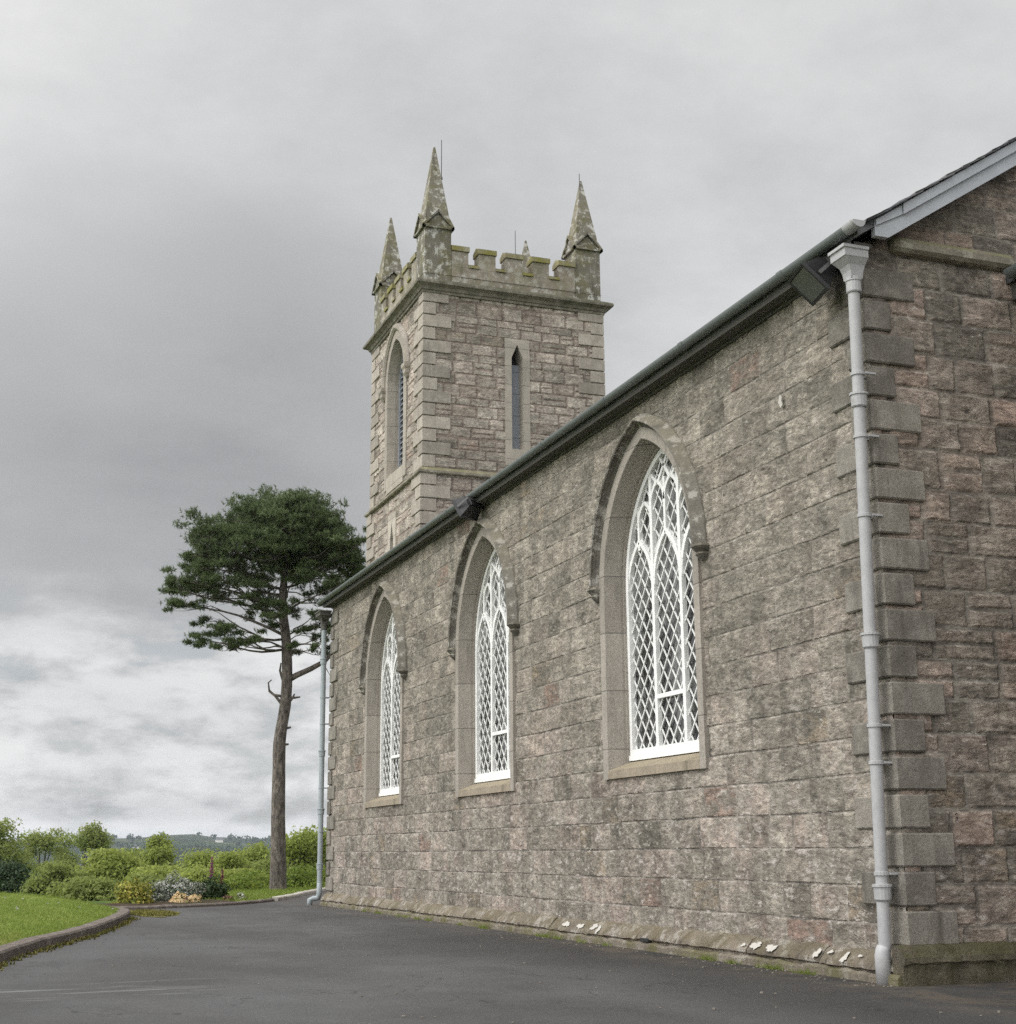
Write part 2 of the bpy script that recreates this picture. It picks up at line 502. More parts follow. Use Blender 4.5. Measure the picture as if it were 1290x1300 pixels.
M['hood'] = dressed_mat('hood_mould_stone', (0.145, 0.133, 0.114), var=0.4, stain_f=0.7, lichen=0.55, up_green=0.4, green_col=(0.20, 0.18, 0.12))
M['plinth'] = dressed_mat('plinth_stone', (0.215, 0.185, 0.150), var=0.45, stain_f=0.85, stain=(0.05, 0.043, 0.036), lichen=0.5, green=0.4, green_col=(0.15, 0.125, 0.065), up_green=0.2, bump=0.6)
M['footing'] = dressed_mat('footing_stone', (0.19, 0.165, 0.13), stain_f=0.6, stain=(0.06, 0.05, 0.035), lichen=0.25, green=0.7, green_col=(0.11, 0.105, 0.04), bump=0.5)
M['gplinth'] = dressed_mat('gable_plinth_stone', (0.14, 0.122, 0.095), var=0.5, stain_f=0.85, stain=(0.03, 0.028, 0.022), lichen=0.5, lich_col=(0.26, 0.235, 0.18), green=0.4, green_col=(0.085, 0.08, 0.03), up_green=0.5, bump=0.8)
M['string'] = dressed_mat('string_course_stone', (0.24, 0.215, 0.17), lichen=0.5, lich_col=(0.42, 0.41, 0.34), up_green=0.6, green_col=(0.17, 0.165, 0.075), stain_f=0.3)
M['cornice'] = dressed_mat('cornice_stone', (0.225, 0.20, 0.165), lichen=0.2, green=0.55, green_col=(0.075, 0.08, 0.05), up_green=0.95, stain_f=0.6)
M['parapet'] = dressed_mat('parapet_stone', (0.30, 0.265, 0.22), var=0.35, lichen=0.8, lich_col=(0.43, 0.42, 0.39), green=0.35, green_col=(0.14, 0.13, 0.055), stain_f=0.6, stain=(0.11, 0.095, 0.075))
M['coping'] = dressed_mat('coping_stone', (0.27, 0.245, 0.155), lichen=0.25, green=0.8, green_col=(0.20, 0.185, 0.035), stain_f=0.25)
M['pinnacle'] = dressed_mat('pinnacle_stone', (0.175, 0.162, 0.135), var=0.4, lichen=0.85, lich_col=(0.52, 0.51, 0.48), green=0.45, green_col=(0.15, 0.135, 0.05), stain_f=0.7, stain=(0.075, 0.068, 0.052), up_green=0.3)
M['pipe'] = paint_mat('grey_pipe_paint', (0.355, 0.355, 0.358), 0.5, 0.65, (0.20, 0.18, 0.155), scale=8)
M['gutter'] = paint_mat('shaded_gutter_paint', (0.135, 0.148, 0.148), 0.5, 0.4, (0.07, 0.08, 0.07), scale=3)  # same paint as the pipe, with the gutter's shade put into the colour
M['barge'] = paint_mat('bargeboard_paint', (0.40, 0.42, 0.45), 0.5, 0.15, (0.25, 0.26, 0.27), scale=4)
M['soffit'] = paint_mat('soffit_board', (0.085, 0.08, 0.07), 0.8, 0.3)
M['white'] = paint_mat('white_window_paint', (0.76, 0.76, 0.745), 0.45, 0.45, (0.52, 0.51, 0.47), scale=7)
M['black'] = paint_mat('black_housing', (0.022, 0.022, 0.023), 0.45, 0.2, (0.05, 0.05, 0.045), scale=12)
M['wire'] = paint_mat('dark_metal', (0.10, 0.10, 0.10), 0.5, 0.1)
M['louvre'] = paint_mat('slate_louvre', (0.21, 0.225, 0.255), 0.6, 0.2, (0.12, 0.12, 0.12))
M['void'] = paint_mat('dark_recess', (0.02, 0.02, 0.02), 0.9, 0.0)

def slate_mat():
    m_, t, bs, out = new_mat('roof_slate')
    pos = t.new('ShaderNodeTexCoord').outputs['Object']
    x, y, z = t.sep(pos)
    br = t.new('ShaderNodeTexBrick')
    t.put(br.inputs['Vector'], t.xyz(y, t.m('MULTIPLY', z, 1.85), 0.0))
    br.inputs['Color1'].default_value = (0.075, 0.078, 0.085, 1)
    br.inputs['Color2'].default_value = (0.11, 0.108, 0.11, 1)
    br.inputs['Mortar'].default_value = (0.03, 0.03, 0.03, 1)
    br.inputs['Scale'].default_value = 1.0
    br.inputs['Brick Width'].default_value = 0.28
    br.inputs['Row Height'].default_value = 0.22
    br.inputs['Mortar Size'].default_value = 0.008
    t.put(bs.inputs['Base Color'], t.scale(br.outputs[0], t.lin(t.noise(pos, 3, 5), 0.3, 0.7, 0.7, 1.3)))
    bs.inputs['Roughness'].default_value = 0.6
    return m_
M['slate'] = slate_mat()

def glass_mat():
    m_, t, bs, out = new_mat('leaded_glass')
    pos = t.new('ShaderNodeTexCoord').outputs['Object']
    x, y, z = t.sep(pos)
    # each diamond quarry sits at its own slight tilt
    a = t.m('FLOOR', t.m('DIVIDE', t.m('ADD', y, z), 0.2))
    b = t.m('FLOOR', t.m('DIVIDE', t.m('SUBTRACT', y, z), 0.2))
    wn = t.new('ShaderNodeTexWhiteNoise', noise_dimensions='2D')
    t.put(wn.inputs['Vector'], t.xyz(a, b, 0.0))
    rr = t.sep(wn.outputs['Color'])
    geo = t.new('ShaderNodeNewGeometry')
    nv = t.new('ShaderNodeVectorMath', operation='ADD')
    t.put(nv.inputs[0], geo.outputs['Normal'])
    t.put(nv.inputs[1], t.xyz(0.0, t.m('MULTIPLY', t.m('SUBTRACT', rr[0], 0.5), 0.22), t.m('MULTIPLY', t.m('SUBTRACT', rr[1], 0.5), 0.22)))
    nn = t.new('ShaderNodeVectorMath', operation='NORMALIZE')
    t.put(nn.inputs[0], nv.outputs[0])
    t.l.new(nn.outputs[0], bs.inputs['Normal'])
    big = t.noise(t.xyz(0.0, t.m('MULTIPLY', y, 2.0), z), 0.9, 3)
    c = t.mix(t.step(big, 0.42, 0.6), (0.02, 0.02, 0.02), (0.15, 0.15, 0.147))  # grey blotches painted in for reflections and the view through the panes
    c = t.scale(c, t.lin(rr[2], 0, 1, 0.6, 1.4))
    t.put(bs.inputs['Base Color'], c)
    bs.inputs['Roughness'].default_value = 0.06
    bs.inputs['IOR'].default_value = 1.52
    bs.inputs['Specular IOR Level'].default_value = 0.55
    return m_
M['glass'] = glass_mat()

def lamp_glass():
    m_, t, bs, out = new_mat('floodlight_glass')
    bs.inputs['Base Color'].default_value = (0.10, 0.11, 0.095, 1)
    bs.inputs['Roughness'].default_value = 0.12
    return m_
M['lens'] = lamp_glass()

def tarmac_mat():
    m_, t, bs, out = new_mat('tarmac')
    pos = t.new('ShaderNodeTexCoord').outputs['Object']
    x, y, z = t.sep(pos)
    fine = t.noise(pos, 70, 6, 0.8)
    mid = t.noise(pos, 1.6, 6, 0.62)
    big = t.noise(t.xyz(x, t.m('MULTIPLY', y, 0.45), 0.0), 0.55, 4, 0.55)
    c = t.mix(t.step(big, 0.35, 0.65), (0.050, 0.048, 0.047), (0.074, 0.073, 0.073))
    # darker tarmac along the near stretch of the wall
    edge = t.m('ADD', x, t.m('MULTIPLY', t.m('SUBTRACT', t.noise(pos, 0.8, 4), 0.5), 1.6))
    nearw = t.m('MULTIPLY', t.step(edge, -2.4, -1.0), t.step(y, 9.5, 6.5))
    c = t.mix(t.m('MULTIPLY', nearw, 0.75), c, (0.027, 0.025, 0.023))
    dirt = t.m('MULTIPLY', t.step(t.m('ADD', x, t.m('MULTIPLY', t.m('SUBTRACT', mid, 0.5), 0.9)), -0.85, -0.25), t.step(t.noise(pos, 3.0, 6, 0.7), 0.42, 0.6))
    c = t.mix(t.m('MULTIPLY', dirt, 0.55), c, (0.085, 0.066, 0.045))
    ck = t.noise(t.xyz(x, t.m('MULTIPLY', y, 0.8), 9.0), 0.75, 5, 0.55)
    ckm = t.m('MULTIPLY', t.step(t.m('ABSOLUTE', t.m('SUBTRACT', ck, 0.53)), 0.0045, 0.0015), t.step(t.noise(pos, 0.4, 2), 0.48, 0.56))
    c = t.mix(t.m('MULTIPLY', ckm, 0.7), c, (0.016, 0.015, 0.014))
    c = t.scale(c, t.lin(mid, 0.25, 0.75, 0.76, 1.24))
    c = t.scale(c, t.lin(fine, 0.3, 0.7, 0.5, 1.5))
    grit = t.step(t.noise(pos, 55, 3, 0.6), 0.64, 0.72)
    c = t.mix(t.m('MULTIPLY', grit, 0.2), c, (0.2, 0.195, 0.185))
    blob = t.step(t.noise(t.xyz(x, t.m('MULTIPLY', y, 0.35), 2.0), 2.6, 5, 0.65), 0.60, 0.68)
    c = t.mix(t.m('MULTIPLY', blob, 0.35), c, (0.03, 0.029, 0.028))
    # long pale streaks towards the lawn kerb
    sm = t.noise(t.xyz(t.m('MULTIPLY', t.m('ADD', x, t.m('MULTIPLY', y, 0.12)), 0.55), t.m('MULTIPLY', y, 3.2), 0.0), 1.0, 5, 0.62)
    box = t.m('MULTIPLY', t.m('MULTIPLY', t.step(y, 0.9, 1.5), t.step(y, 3.4, 2.3)), t.m('MULTIPLY', t.step(x, -4.2, -4.9), 1.0))
    streak_m = t.m('MULTIPLY', t.step(sm, 0.53, 0.64), box)
    c = t.mix(t.m('MULTIPLY', streak_m, 0.4), c, (0.26, 0.26, 0.26))
    t.put(bs.inputs['Base Color'], c)
    t.put(bs.inputs['Roughness'], t.lin(mid, 0.3, 0.7, 0.66, 0.86))
    bs.inputs['Specular IOR Level'].default_value = 0.35
    b = t.new('ShaderNodeBump')
    b.inputs['Strength'].default_value = 0.7
    b.inputs['Distance'].default_value = 0.006
    t.put(b.inputs['Height'], fine)
    t.l.new(b.outputs[0], bs.inputs['Normal'])
    return m_
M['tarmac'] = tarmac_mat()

def grass_mat(name, g1, g2, brown, brown_f, scale=2.0):
    m_, t, bs, out = new_mat(name)
    pos = t.new('ShaderNodeTexCoord').outputs['Object']
    x, y, z = t.sep(pos)
    n1 = t.noise(pos, scale, 6, 0.65)
    n2 = t.noise(pos, 55, 5, 0.7)
    c = t.mix(t.step(n1, 0.35, 0.65), g1, g2)
    br = t.step(t.noise(t.xyz(x, t.m('MULTIPLY', y, 0.6), 5.0), 0.75, 5, 0.6), 0.52, 0.66)
    c = t.mix(t.m('MULTIPLY', br, brown_f), c, brown)
    c = t.scale(c, t.lin(n2, 0.2, 0.8, 0.55, 1.4))
    t.put(bs.inputs['Base Color'], c)
    bs.inputs['Roughness'].default_value = 0.9
    bs.inputs['Specular IOR Level'].default_value = 0.1
    b = t.new('ShaderNodeBump')
    b.inputs['Strength'].default_value = 0.8
    b.inputs['Distance'].default_value = 0.03
    t.put(b.inputs['Height'], n2)
    t.l.new(b.outputs[0], bs.inputs['Normal'])
    return m_
M['lawn'] = grass_mat('lawn_grass', (0.135, 0.195, 0.030), (0.20, 0.255, 0.055), (0.27, 0.215, 0.09), 0.8)
M['ground'] = grass_mat('rough_grass', (0.06, 0.105, 0.022), (0.10, 0.15, 0.035), (0.13, 0.12, 0.05), 0.3, 0.15)
M['soil'] = grass_mat('bed_soil', (0.055, 0.04, 0.03), (0.085, 0.065, 0.045), (0.05, 0.06, 0.025), 0.4, 4)
M['moss'] = grass_mat('yellow_moss', (0.15, 0.155, 0.04), (0.25, 0.22, 0.075), (0.095, 0.09, 0.08), 0.9, 7)
M['kerb'] = dressed_mat('kerb_concrete', (0.16, 0.135, 0.118), stain_f=0.4, lichen=0.2, bump=0.4)
M['kerb_pale'] = dressed_mat('pale_kerb_stone', (0.46, 0.43, 0.38), stain_f=0.2, bump=0.3)
M['lichen'] = paint_mat('white_lichen', (0.44, 0.42, 0.38), 0.95, 0.75, (0.26, 0.235, 0.195), scale=30)

def hill_mat():
    m_, t, bs, out = new_mat('hill_fields')
    pos = t.new('ShaderNodeTexCoord').outputs['Object']
    v = t.new('ShaderNodeTexVoronoi', feature='F1')
    wv = t.new('ShaderNodeVectorMath', operation='ADD')
    t.put(wv.inputs[0], pos)
    t.put(wv.inputs[1], t.scale(t.new('ShaderNodeTexNoise').outputs[1], 30.0))
    t.put(v.inputs['Vector'], pos); v.inputs['Scale'].default_value = 1/95
    r = t.sep(v.outputs['Color'])
    c = t.ramp(r[0], [(0, (0.022, 0.038, 0.018)), (0.35, (0.040, 0.062, 0.024)), (0.6, (0.055, 0.078, 0.030)), (0.85, (0.10, 0.10, 0.05)), (1, (0.035, 0.05, 0.022))])
    e = t.new('ShaderNodeTexVoronoi', feature='DISTANCE_TO_EDGE')
    t.put(e.inputs['Vector'], pos); e.inputs['Scale'].default_value = 1/95
    c = t.mix(t.step(e.outputs[0], 0.10, 0.04), c, (0.022, 0.032, 0.016))
    wood = t.step(t.noise(pos, 1/260, 5, 0.6), 0.48, 0.56)
    c = t.mix(t.m('MULTIPLY', wood, 0.85), c, (0.022, 0.034, 0.018))
    z = t.sep(pos)[2]
    moor = t.step(t.m('ADD', z, t.m('MULTIPLY', t.noise(pos, 1/150, 4), 14)), 22, 36)
    c = t.mix(t.m('MULTIPLY', moor, 0.8), c, (0.042, 0.052, 0.028))
    t.put(bs.inputs['Base Color'], c)
    bs.inputs['Roughness'].default_value = 1.0
    bs.inputs['Specular IOR Level'].default_value = 0.0
    return m_
M['hills'] = hill_mat()

def bark_mat(name, c1, c2, c3):
    m_, t, bs, out = new_mat(name)
    pos = t.new('ShaderNodeTexCoord').outputs['Object']
    x, y, z = t.sep(pos)
    n = t.noise(t.xyz(t.m('MULTIPLY', x, 1.0), y, t.m('MULTIPLY', z, 0.35)), 15, 7, 0.72, 0.6)
    c = t.ramp(n, [(0.36, c1), (0.5, c2), (0.66, c3)])
    c = t.scale(c, t.lin(t.noise(pos, 2, 4), 0.3, 0.7, 0.8, 1.2))
    t.put(bs.inputs['Base Color'], c)
    bs.inputs['Roughness'].default_value = 0.95
    b = t.new('ShaderNodeBump')
    b.inputs['Strength'].default_value = 0.9
    b.inputs['Distance'].default_value = 0.03
    t.put(b.inputs['Height'], n)
    t.l.new(b.outputs[0], bs.inputs['Normal'])
    return m_
M['bark_pine'] = bark_mat('pine_bark', (0.032, 0.027, 0.024), (0.115, 0.098, 0.085), (0.225, 0.195, 0.172))
M['bark'] = bark_mat('tree_bark', (0.04, 0.035, 0.028), (0.09, 0.078, 0.06), (0.14, 0.12, 0.10))
M['needles'] = leaf_mat('pine_needles', [(0.0, (0.045, 0.065, 0.028)), (0.5, (0.095, 0.130, 0.054)), (1.0, (0.165, 0.205, 0.088))], 1.6, 0.2)
M['leaf_a'] = leaf_mat('light_leaves', [(0.0, (0.17, 0.21, 0.045)), (0.5, (0.28, 0.33, 0.080)), (1.0, (0.40, 0.44, 0.14))], 0.3, 0.6)
M['leaf_b'] = leaf_mat('mid_leaves', [(0.0, (0.13, 0.165, 0.040)), (0.5, (0.22, 0.265, 0.072)), (1.0, (0.33, 0.37, 0.125))], 0.3, 0.6)
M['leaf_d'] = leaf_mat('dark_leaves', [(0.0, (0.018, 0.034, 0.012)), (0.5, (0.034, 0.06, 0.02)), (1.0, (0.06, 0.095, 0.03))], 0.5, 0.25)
M['leaf_y'] = leaf_mat('yellow_variegated_leaves', [(0.0, (0.06, 0.10, 0.02)), (0.45, (0.19, 0.21, 0.035)), (0.7, (0.42, 0.38, 0.07)), (1.0, (0.58, 0.52, 0.20))], 6, 0.3)
M['leaf_low'] = leaf_mat('low_shrub_leaves', [(0.0, (0.08, 0.13, 0.02)), (0.5, (0.16, 0.22, 0.035)), (1.0, (0.27, 0.31, 0.06))], 2, 0.4)
M['leaf_g'] = leaf_mat('grey_leaves', [(0.0, (0.06, 0.085, 0.05)), (0.5, (0.14, 0.165, 0.115)), (1.0, (0.27, 0.285, 0.23))], 4, 0.2)
M['fl_white'] = leaf_mat('white_petals', [(0.0, (0.38, 0.38, 0.36)), (1.0, (0.68, 0.67, 0.65))], 6, 0.3)
M['fl_peach'] = leaf_mat('peach_petals', [(0.0, (0.55, 0.38, 0.20)), (0.5, (0.72, 0.56, 0.33)), (1.0, (0.80, 0.72, 0.52))], 6, 0.3)
M['fl_pink'] = leaf_mat('magenta_petals', [(0.0, (0.17, 0.05, 0.10)), (1.0, (0.34, 0.13, 0.22))], 6, 0.3)
M['fl_red'] = leaf_mat('dull_red_petals', [(0.0, (0.17, 0.08, 0.06)), (1.0, (0.34, 0.19, 0.14))], 6, 0.3)
M['blade'] = leaf_mat('grass_blades', [(0.0, (0.125, 0.18, 0.025)), (0.5, (0.185, 0.245, 0.045)), (1.0, (0.27, 0.30, 0.09))], 1.2, 0.35)

# ------------------------------------------------------------------ terrain
def smooth(a, b, v):
    t_ = np.clip((v-a)/(b-a), 0, 1)
    return t_*t_*(3-2*t_)

def ground_z(x, y):
    x = np.asarray(x, float); y = np.asarray(y, float)
    d = np.hypot(x-0.0, y-8.0)
    fall = np.maximum(0, np.maximum(y-24, d-32))
    z = -0.155 - 0.062*fall
    z = np.maximum(z, -14.0 - 3*smooth(300, 900, d))
    return z + 0.25*np.sin(x*0.06+1)*np.cos(y*0.05)*smooth(45, 90, d)

HX = np.array([-40, -6, 2.8, 4.8, 7.9, 10.6, 12.5, 20, 40, 90])      # azimuth (deg) -> ridge height
HZ = np.array([22, 14, 20, 27, 36, 27, 23, 26, 34, 20])
def hill_z(x, y):
    dxx = x-CAMP.x; dyy = y-CAMP.y
    r = np.hypot(dxx, dyy)
    az = np.degrees(np.arctan2(dxx, dyy))
    top = np.interp(az, HX, HZ)
    rs = 2600 + 350*np.sin(np.radians(az)*9)
    k = smooth(900, 1, r*0+0) if False else smooth(950, rs, r)
    z = -17 + (top+17)*k
    z += k*(2.2*np.sin(az*1.9+r*0.002)+1.3*np.sin(az*4.7))*smooth(1500, 2600, r)*0.6
    z -= smooth(3100, 4600, r)*40
    return z

def polar(r0, r1, nr, a0, a1, na, fn, name, mat):
    rr = np.geomspace(r0, r1, nr); aa = np.radians(np.linspace(a0, a1, na))
    A, Rr = np.meshgrid(aa, rr)
    X = CAMP.x + Rr*np.sin(A); Y = CAMP.y + Rr*np.cos(A)
    V = np.stack([X, Y, fn(X, Y)], -1).reshape(-1, 3)
    i = np.arange(nr*na).reshape(nr, na)
    F = np.stack([i[:-1, :-1], i[1:, :-1], i[1:, 1:], i[:-1, 1:]], -1).reshape(-1, 4)
    me = np_mesh(name, V, F[:, ::-1] if False else F)
    o = link_mesh(name, me, mat, smooth=True)
    bmn = bmesh.new(); bmn.from_mesh(me); bmesh.ops.recalc_face_normals(bmn, faces=bmn.faces)
    if sum(f.normal.z for f in bmn.faces) < 0:
        bmesh.ops.reverse_faces(bmn, faces=bmn.faces)
    bmn.to_mesh(me); bmn.free()
    return set_props(o, kind='structure')
polar(0.5, 1000, 70, -180, 180, 145, ground_z, 'ground', M['ground'])
polar(940, 5200, 46, -70, 100, 240, hill_z, 'hills', M['hills'])

# driveway (tarmac) outline
LK = [(-12.5, -34), (-9.6, -16), (-7.9, -8), (-6.95, -1), (-6.0, 5.0), (-5.28, 7.9), (-4.82, 9.5), (-4.21, 12.4), (-3.92, 14.2), (-3.86, 15.2), (-4.05, 16.1), (-4.6, 16.9), (-5.6, 17.5), (-7.5, 18.3), (-11, 19.2)]
RK = [(-11, 20.3), (-7, 18.9), (-4.6, 17.75), (-3.46, 17.5), (-2.56, 18.05), (-1.6, 18.7), (-0.7, 20.0), (0.2, 22.0), (1.5, 25.6), (3.2, 30), (5.2, 36)]
def resample(P_, step):
    P_ = np.array(P_, float)
    # Catmull-Rom
    out_ = []
    n = len(P_)
    for i in range(n-1):
        p0, p1, p2, p3 = P_[max(i-1, 0)], P_[i], P_[i+1], P_[min(i+2, n-1)]
        k = max(2, int(np.linalg.norm(p2-p1)/step))
        for t_ in np.linspace(0, 1, k, endpoint=False):
            out_.append(0.5*((2*p1)+(-p0+p2)*t_+(2*p0-5*p1+4*p2-p3)*t_**2+(-p0+3*p1-3*p2+p3)*t_**3))
    out_.append(P_[-1])
    return np.array(out_)
LKs = resample(LK, 0.3); RKs = resample(RK, 0.3)
TZ = -0.125
b = MB()
outline = [tuple(p) for p in LKs] + [tuple(p) for p in RKs] + [(14, 34), (22, 20), (24, -10), (16, -34)]
f = b.poly([(p[0], p[1], TZ) for p in outline])
if f.normal.z < 0:
    f.normal_flip()
bmesh.ops.triangulate(b.bm, faces=b.bm.faces[:])
b.bm.normal_update()
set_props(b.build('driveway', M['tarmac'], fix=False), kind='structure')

def offset_line(P_, d):
    t_ = np.gradient(P_, axis=0); t_ /= np.linalg.norm(t_, axis=1)[:, None]
    return P_ + np.stack([-t_[:, 1], t_[:, 0]], -1)*d
def kerb(name, P_, wid, z0, z1, mat, label, rng, side=1):
    a = P_; c = offset_line(P_, wid*side)
    mb = MB()
    rows = []
    for i, (p, q_) in enumerate(zip(a, c)):
        j = rng.uniform(-0.006, 0.006)
        dv = (q_-p)/wid
        rows.append([(p[0], p[1], z0), (p[0], p[1], z1-0.02+j), (p[0]+dv[0]*0.02, p[1]+dv[1]*0.02, z1+j), (q_[0], q_[1], z1+0.004+j), (q_[0], q_[1], z0)])
    mb.grid(rows, closed=True, cap=True)
    o = mb.build(name, mat)
    return set_props(o, label, 'kerb')
rng = random.Random(5)
kerb('kerb', LKs, 0.17, -0.2, -0.015, M['kerb'], 'brown concrete kerb curving round the edge of the raised lawn', rng, side=1)
ks = int(len(RKs)*0.60)
nk = [i for i, p in enumerate(RKs) if p[1] > 20.6 and p[0] > -1][0]
kerb('kerb', RKs[:nk], 0.12, -0.2, -0.07, M['kerb'], 'dark kerb along the front of the flower bed', rng, side=1)
kerb('kerb', RKs[nk:]+np.array([0.0, 0.0]), 0.16, -0.2, -0.055, M['kerb_pale'], 'pale stone kerb running past the pine towards the church corner', rng, side=1)

# lawn mound
def seg_dist(X, Y, P_):
    best = np.full(X.shape, 1e9)
    for p, q_ in zip(P_[:-1], P_[1:]):
        d = q_-p; L2 = (d**2).sum()
        t_ = np.clip(((X-p[0])*d[0]+(Y-p[1])*d[1])/L2, 0, 1)
        best = np.minimum(best, np.hypot(X-p[0]-t_*d[0], Y-p[1]-t_*d[1]))
    return best
def lawn_height(X, Y):
    s = np.maximum(seg_dist(X, Y, LKs[::2])-0.16, 0)
    return -0.03 + 0.80*(1-np.exp(-s*0.27)) + 0.03*np.sin(X*1.7+Y*0.6)*np.clip(s, 0, 1)
LO = offset_line(LKs, 0.16)
# rings from the kerb inwards (towards an interior spine)
spine = np.stack([np.full(len(LO), 0.0), np.linspace(-34, 15, len(LO))], -1)
spine[:, 0] = np.interp(spine[:, 1], [-34, -16, -8, 0, 8, 15], [-24, -20, -17, -15, -12.5, -11])
ks_ = np.concatenate([np.linspace(0, 0.3, 26), np.linspace(0.33, 1, 16)])
rows = []
for k in ks_:
    p = LO*(1-k)+spine*k
    rows.append(np.concatenate([p, lawn_height(p[:, 0], p[:, 1])[:, None]], 1))
rows = np.array(rows)
nr, na = rows.shape[:2]
i = np.arange(nr*na).reshape(nr, na)
F = np.stack([i[:-1, :-1], i[:-1, 1:], i[1:, 1:], i[1:, :-1]], -1).reshape(-1, 4)
o = link_mesh('lawn', np_mesh('lawn', rows.reshape(-1, 3), F), M['lawn'], smooth=True)
set_props(o, kind='structure')

# grass blades on the part of the lawn in view
def blades(name, pts, hmin, hmax, wid, mat, rs):
    n = len(pts)
    a = rs.uniform(0, 2*np.pi, n); h = rs.uniform(hmin, hmax, n)
    lean = rs.normal(0, 0.45, (n, 2))*h[:, None]
    dx_ = np.stack([np.cos(a), np.sin(a), np.zeros(n)], -1)*wid
    p = np.asarray(pts)
    V = np.stack([p-dx_, p+dx_, p+np.concatenate([lean, h[:, None]], 1)], 1).reshape(-1, 3)
    F_ = np.arange(3*n).reshape(-1, 3)
    return link_mesh(name, np_mesh(name, V, F_), mat)
rs = np.random.RandomState(3)
k = rs.uniform(0, 1, (70000,))**1.5*0.45
ii = rs.randint(int(len(LO)*0.45), len(LO)-1, 70000)
tt = rs.uniform(0, 1, 70000)
pe = LO[ii]*(1-tt[:, None])+LO[ii+1]*tt[:, None]; sp = spine[ii]
pp = pe*(1-k[:, None])+sp*k[:, None]
pts = np.concatenate([pp, (lawn_height(pp[:, 0], pp[:, 1])-0.005)[:, None]], 1)
set_props(blades('grass', pts, 0.015, 0.05, 0.005, M['blade'], rs), 'short green grass blades covering the raised lawn', 'grass', kind='stuff')
sel = rs.choice(len(pts), 70, replace=False)
dm = MB()
for p in pts[sel]:
    dm.box(p[0]-0.012, p[0]+0.012, p[1]-0.012, p[1]+0.012, p[2]+0.035, p[2]+0.048)
set_props(dm.build('daisies', M['fl_white']), 'tiny white daisies scattered over the lawn', 'daisies', kind='stuff')

# verge and bed behind the rear kerb
RO = offset_line(RKs, 0.11)
def strip(name, i0, i1, width, zf, mat, nw=10):
    base_ = RO[i0:i1]; outer = offset_line(base_, width)
    rows_ = []
    for k_ in np.linspace(0, 1, nw):
        p_ = base_*(1-k_)+outer*k_
        rows_.append(np.concatenate([p_, np.full((len(p_), 1), zf(k_))], 1))
    rows_ = np.array(rows_)
    a_, c_ = rows_.shape[:2]
    ix = np.arange(a_*c_).reshape(a_, c_)
    F_ = np.stack([ix[:-1, :-1], ix[:-1, 1:], ix[1:, 1:], ix[1:, :-1]], -1).reshape(-1, 4)
    return set_props(link_mesh(name, np_mesh(name, rows_.reshape(-1, 3), F_), mat, smooth=True), kind='structure')
ib = [i for i, p in enumerate(RKs) if p[0] > -1.35][0]
strip('flower_bed', 0, ib+1, 1.9, lambda k_: -0.085+0.10*math.sin(k_*math.pi)-0.12*k_, M['soil'])
strip('grass_verge', ib, len(RKs), 6.0, lambda k_: -0.075+0.10*k_-0.45*k_*k_, M['lawn'])
k = rs.uniform(0, 1, 16000)*0.5; ii = rs.randint(ib, len(RO)-1, 16000)
ov = offset_line(RO, 6.0)
pp = RO[ii]*(1-k[:, None])+ov[ii]*k[:, None]
pts = np.concatenate([pp, (-0.08+0.10*k-0.45*k*k)[:, None]], 1)
set_props(blades('verge_grass', pts, 0.03, 0.09, 0.008, M['blade'], rs), 'longer green grass growing on the verge around the pine', 'grass', kind='stuff')
# moss at the kerb end
mb = MB()
pts = []
for a in range(28):
    an = 2*math.pi*a/28
    rr_ = 1+0.28*math.sin(3*an+1)+0.15*math.sin(7*an)
    pts.append((-3.42+0.36*rr_*math.cos(an), 15.6+1.25*rr_*math.sin(an), TZ+0.006))
mb.poly(pts)
mo = mb.build('moss', M['moss'])
k = rs.uniform(0, 1, 2500)**0.5; an = rs.uniform(0, 2*np.pi, 2500)
mp = np.stack([-3.42+0.38*k*np.cos(an), 15.6+1.3*k*np.sin(an), np.full(2500, TZ)], -1)
kk = rs.uniform(0, 1, 1500); ii = rs.randint(int(len(LKs)*0.62), int(len(LKs)*0.84), 1500)
mq = np.stack([LKs[ii, 0]+0.02+np.abs(rs.normal(0, 0.05, 1500)), LKs[ii, 1], np.full(1500, TZ)], -1)
bl = blades('moss_tufts', np.concatenate([mp, mq]), 0.01, 0.05, 0.012, M['moss'], rs)
set_props(mo, 'yellowish moss patch on the tarmac at the tip of the lawn kerb', 'moss', kind='stuff')
set_props(bl, 'yellow green weeds sprouting from the foot of the lawn kerb', 'weeds', kind='stuff')

# ------------------------------------------------------------------ the church
church = empty('church', (0, 0, 0), 'grey stone church with tall arched white windows and a battlemented tower', 'church')
NL, NW, EZ = 17.87, 7.4, 5.50
WY = [4.03, 9.06, 14.05]
ARC_C, SPZ = 0.45, 3.60
def arch_r(rad, n=18, zb=None):
    """points (y,z) of the pointed arch of arc radius rad: right foot -> apex -> left foot (y is relative)"""
    th = math.acos(ARC_C/rad)
    left = [(-ARC_C+rad*math.cos(th*i/n), SPZ+rad*math.sin(th*i/n)) for i in range(n+1)]
    right = [(-a, c) for a, c in left[:-1]]
    p = right + left[::-1]
    if zb is not None:
        p = [(p[0][0], zb)] + p + [(p[-1][0], zb)]
    return p
def in_arch(y, z, rad, zb):
    y = np.abs(y)
    return (z > zb) & np.where(z < SPZ, y < rad-ARC_C, (y+ARC_C)**2+(z-SPZ)**2 < rad*rad)

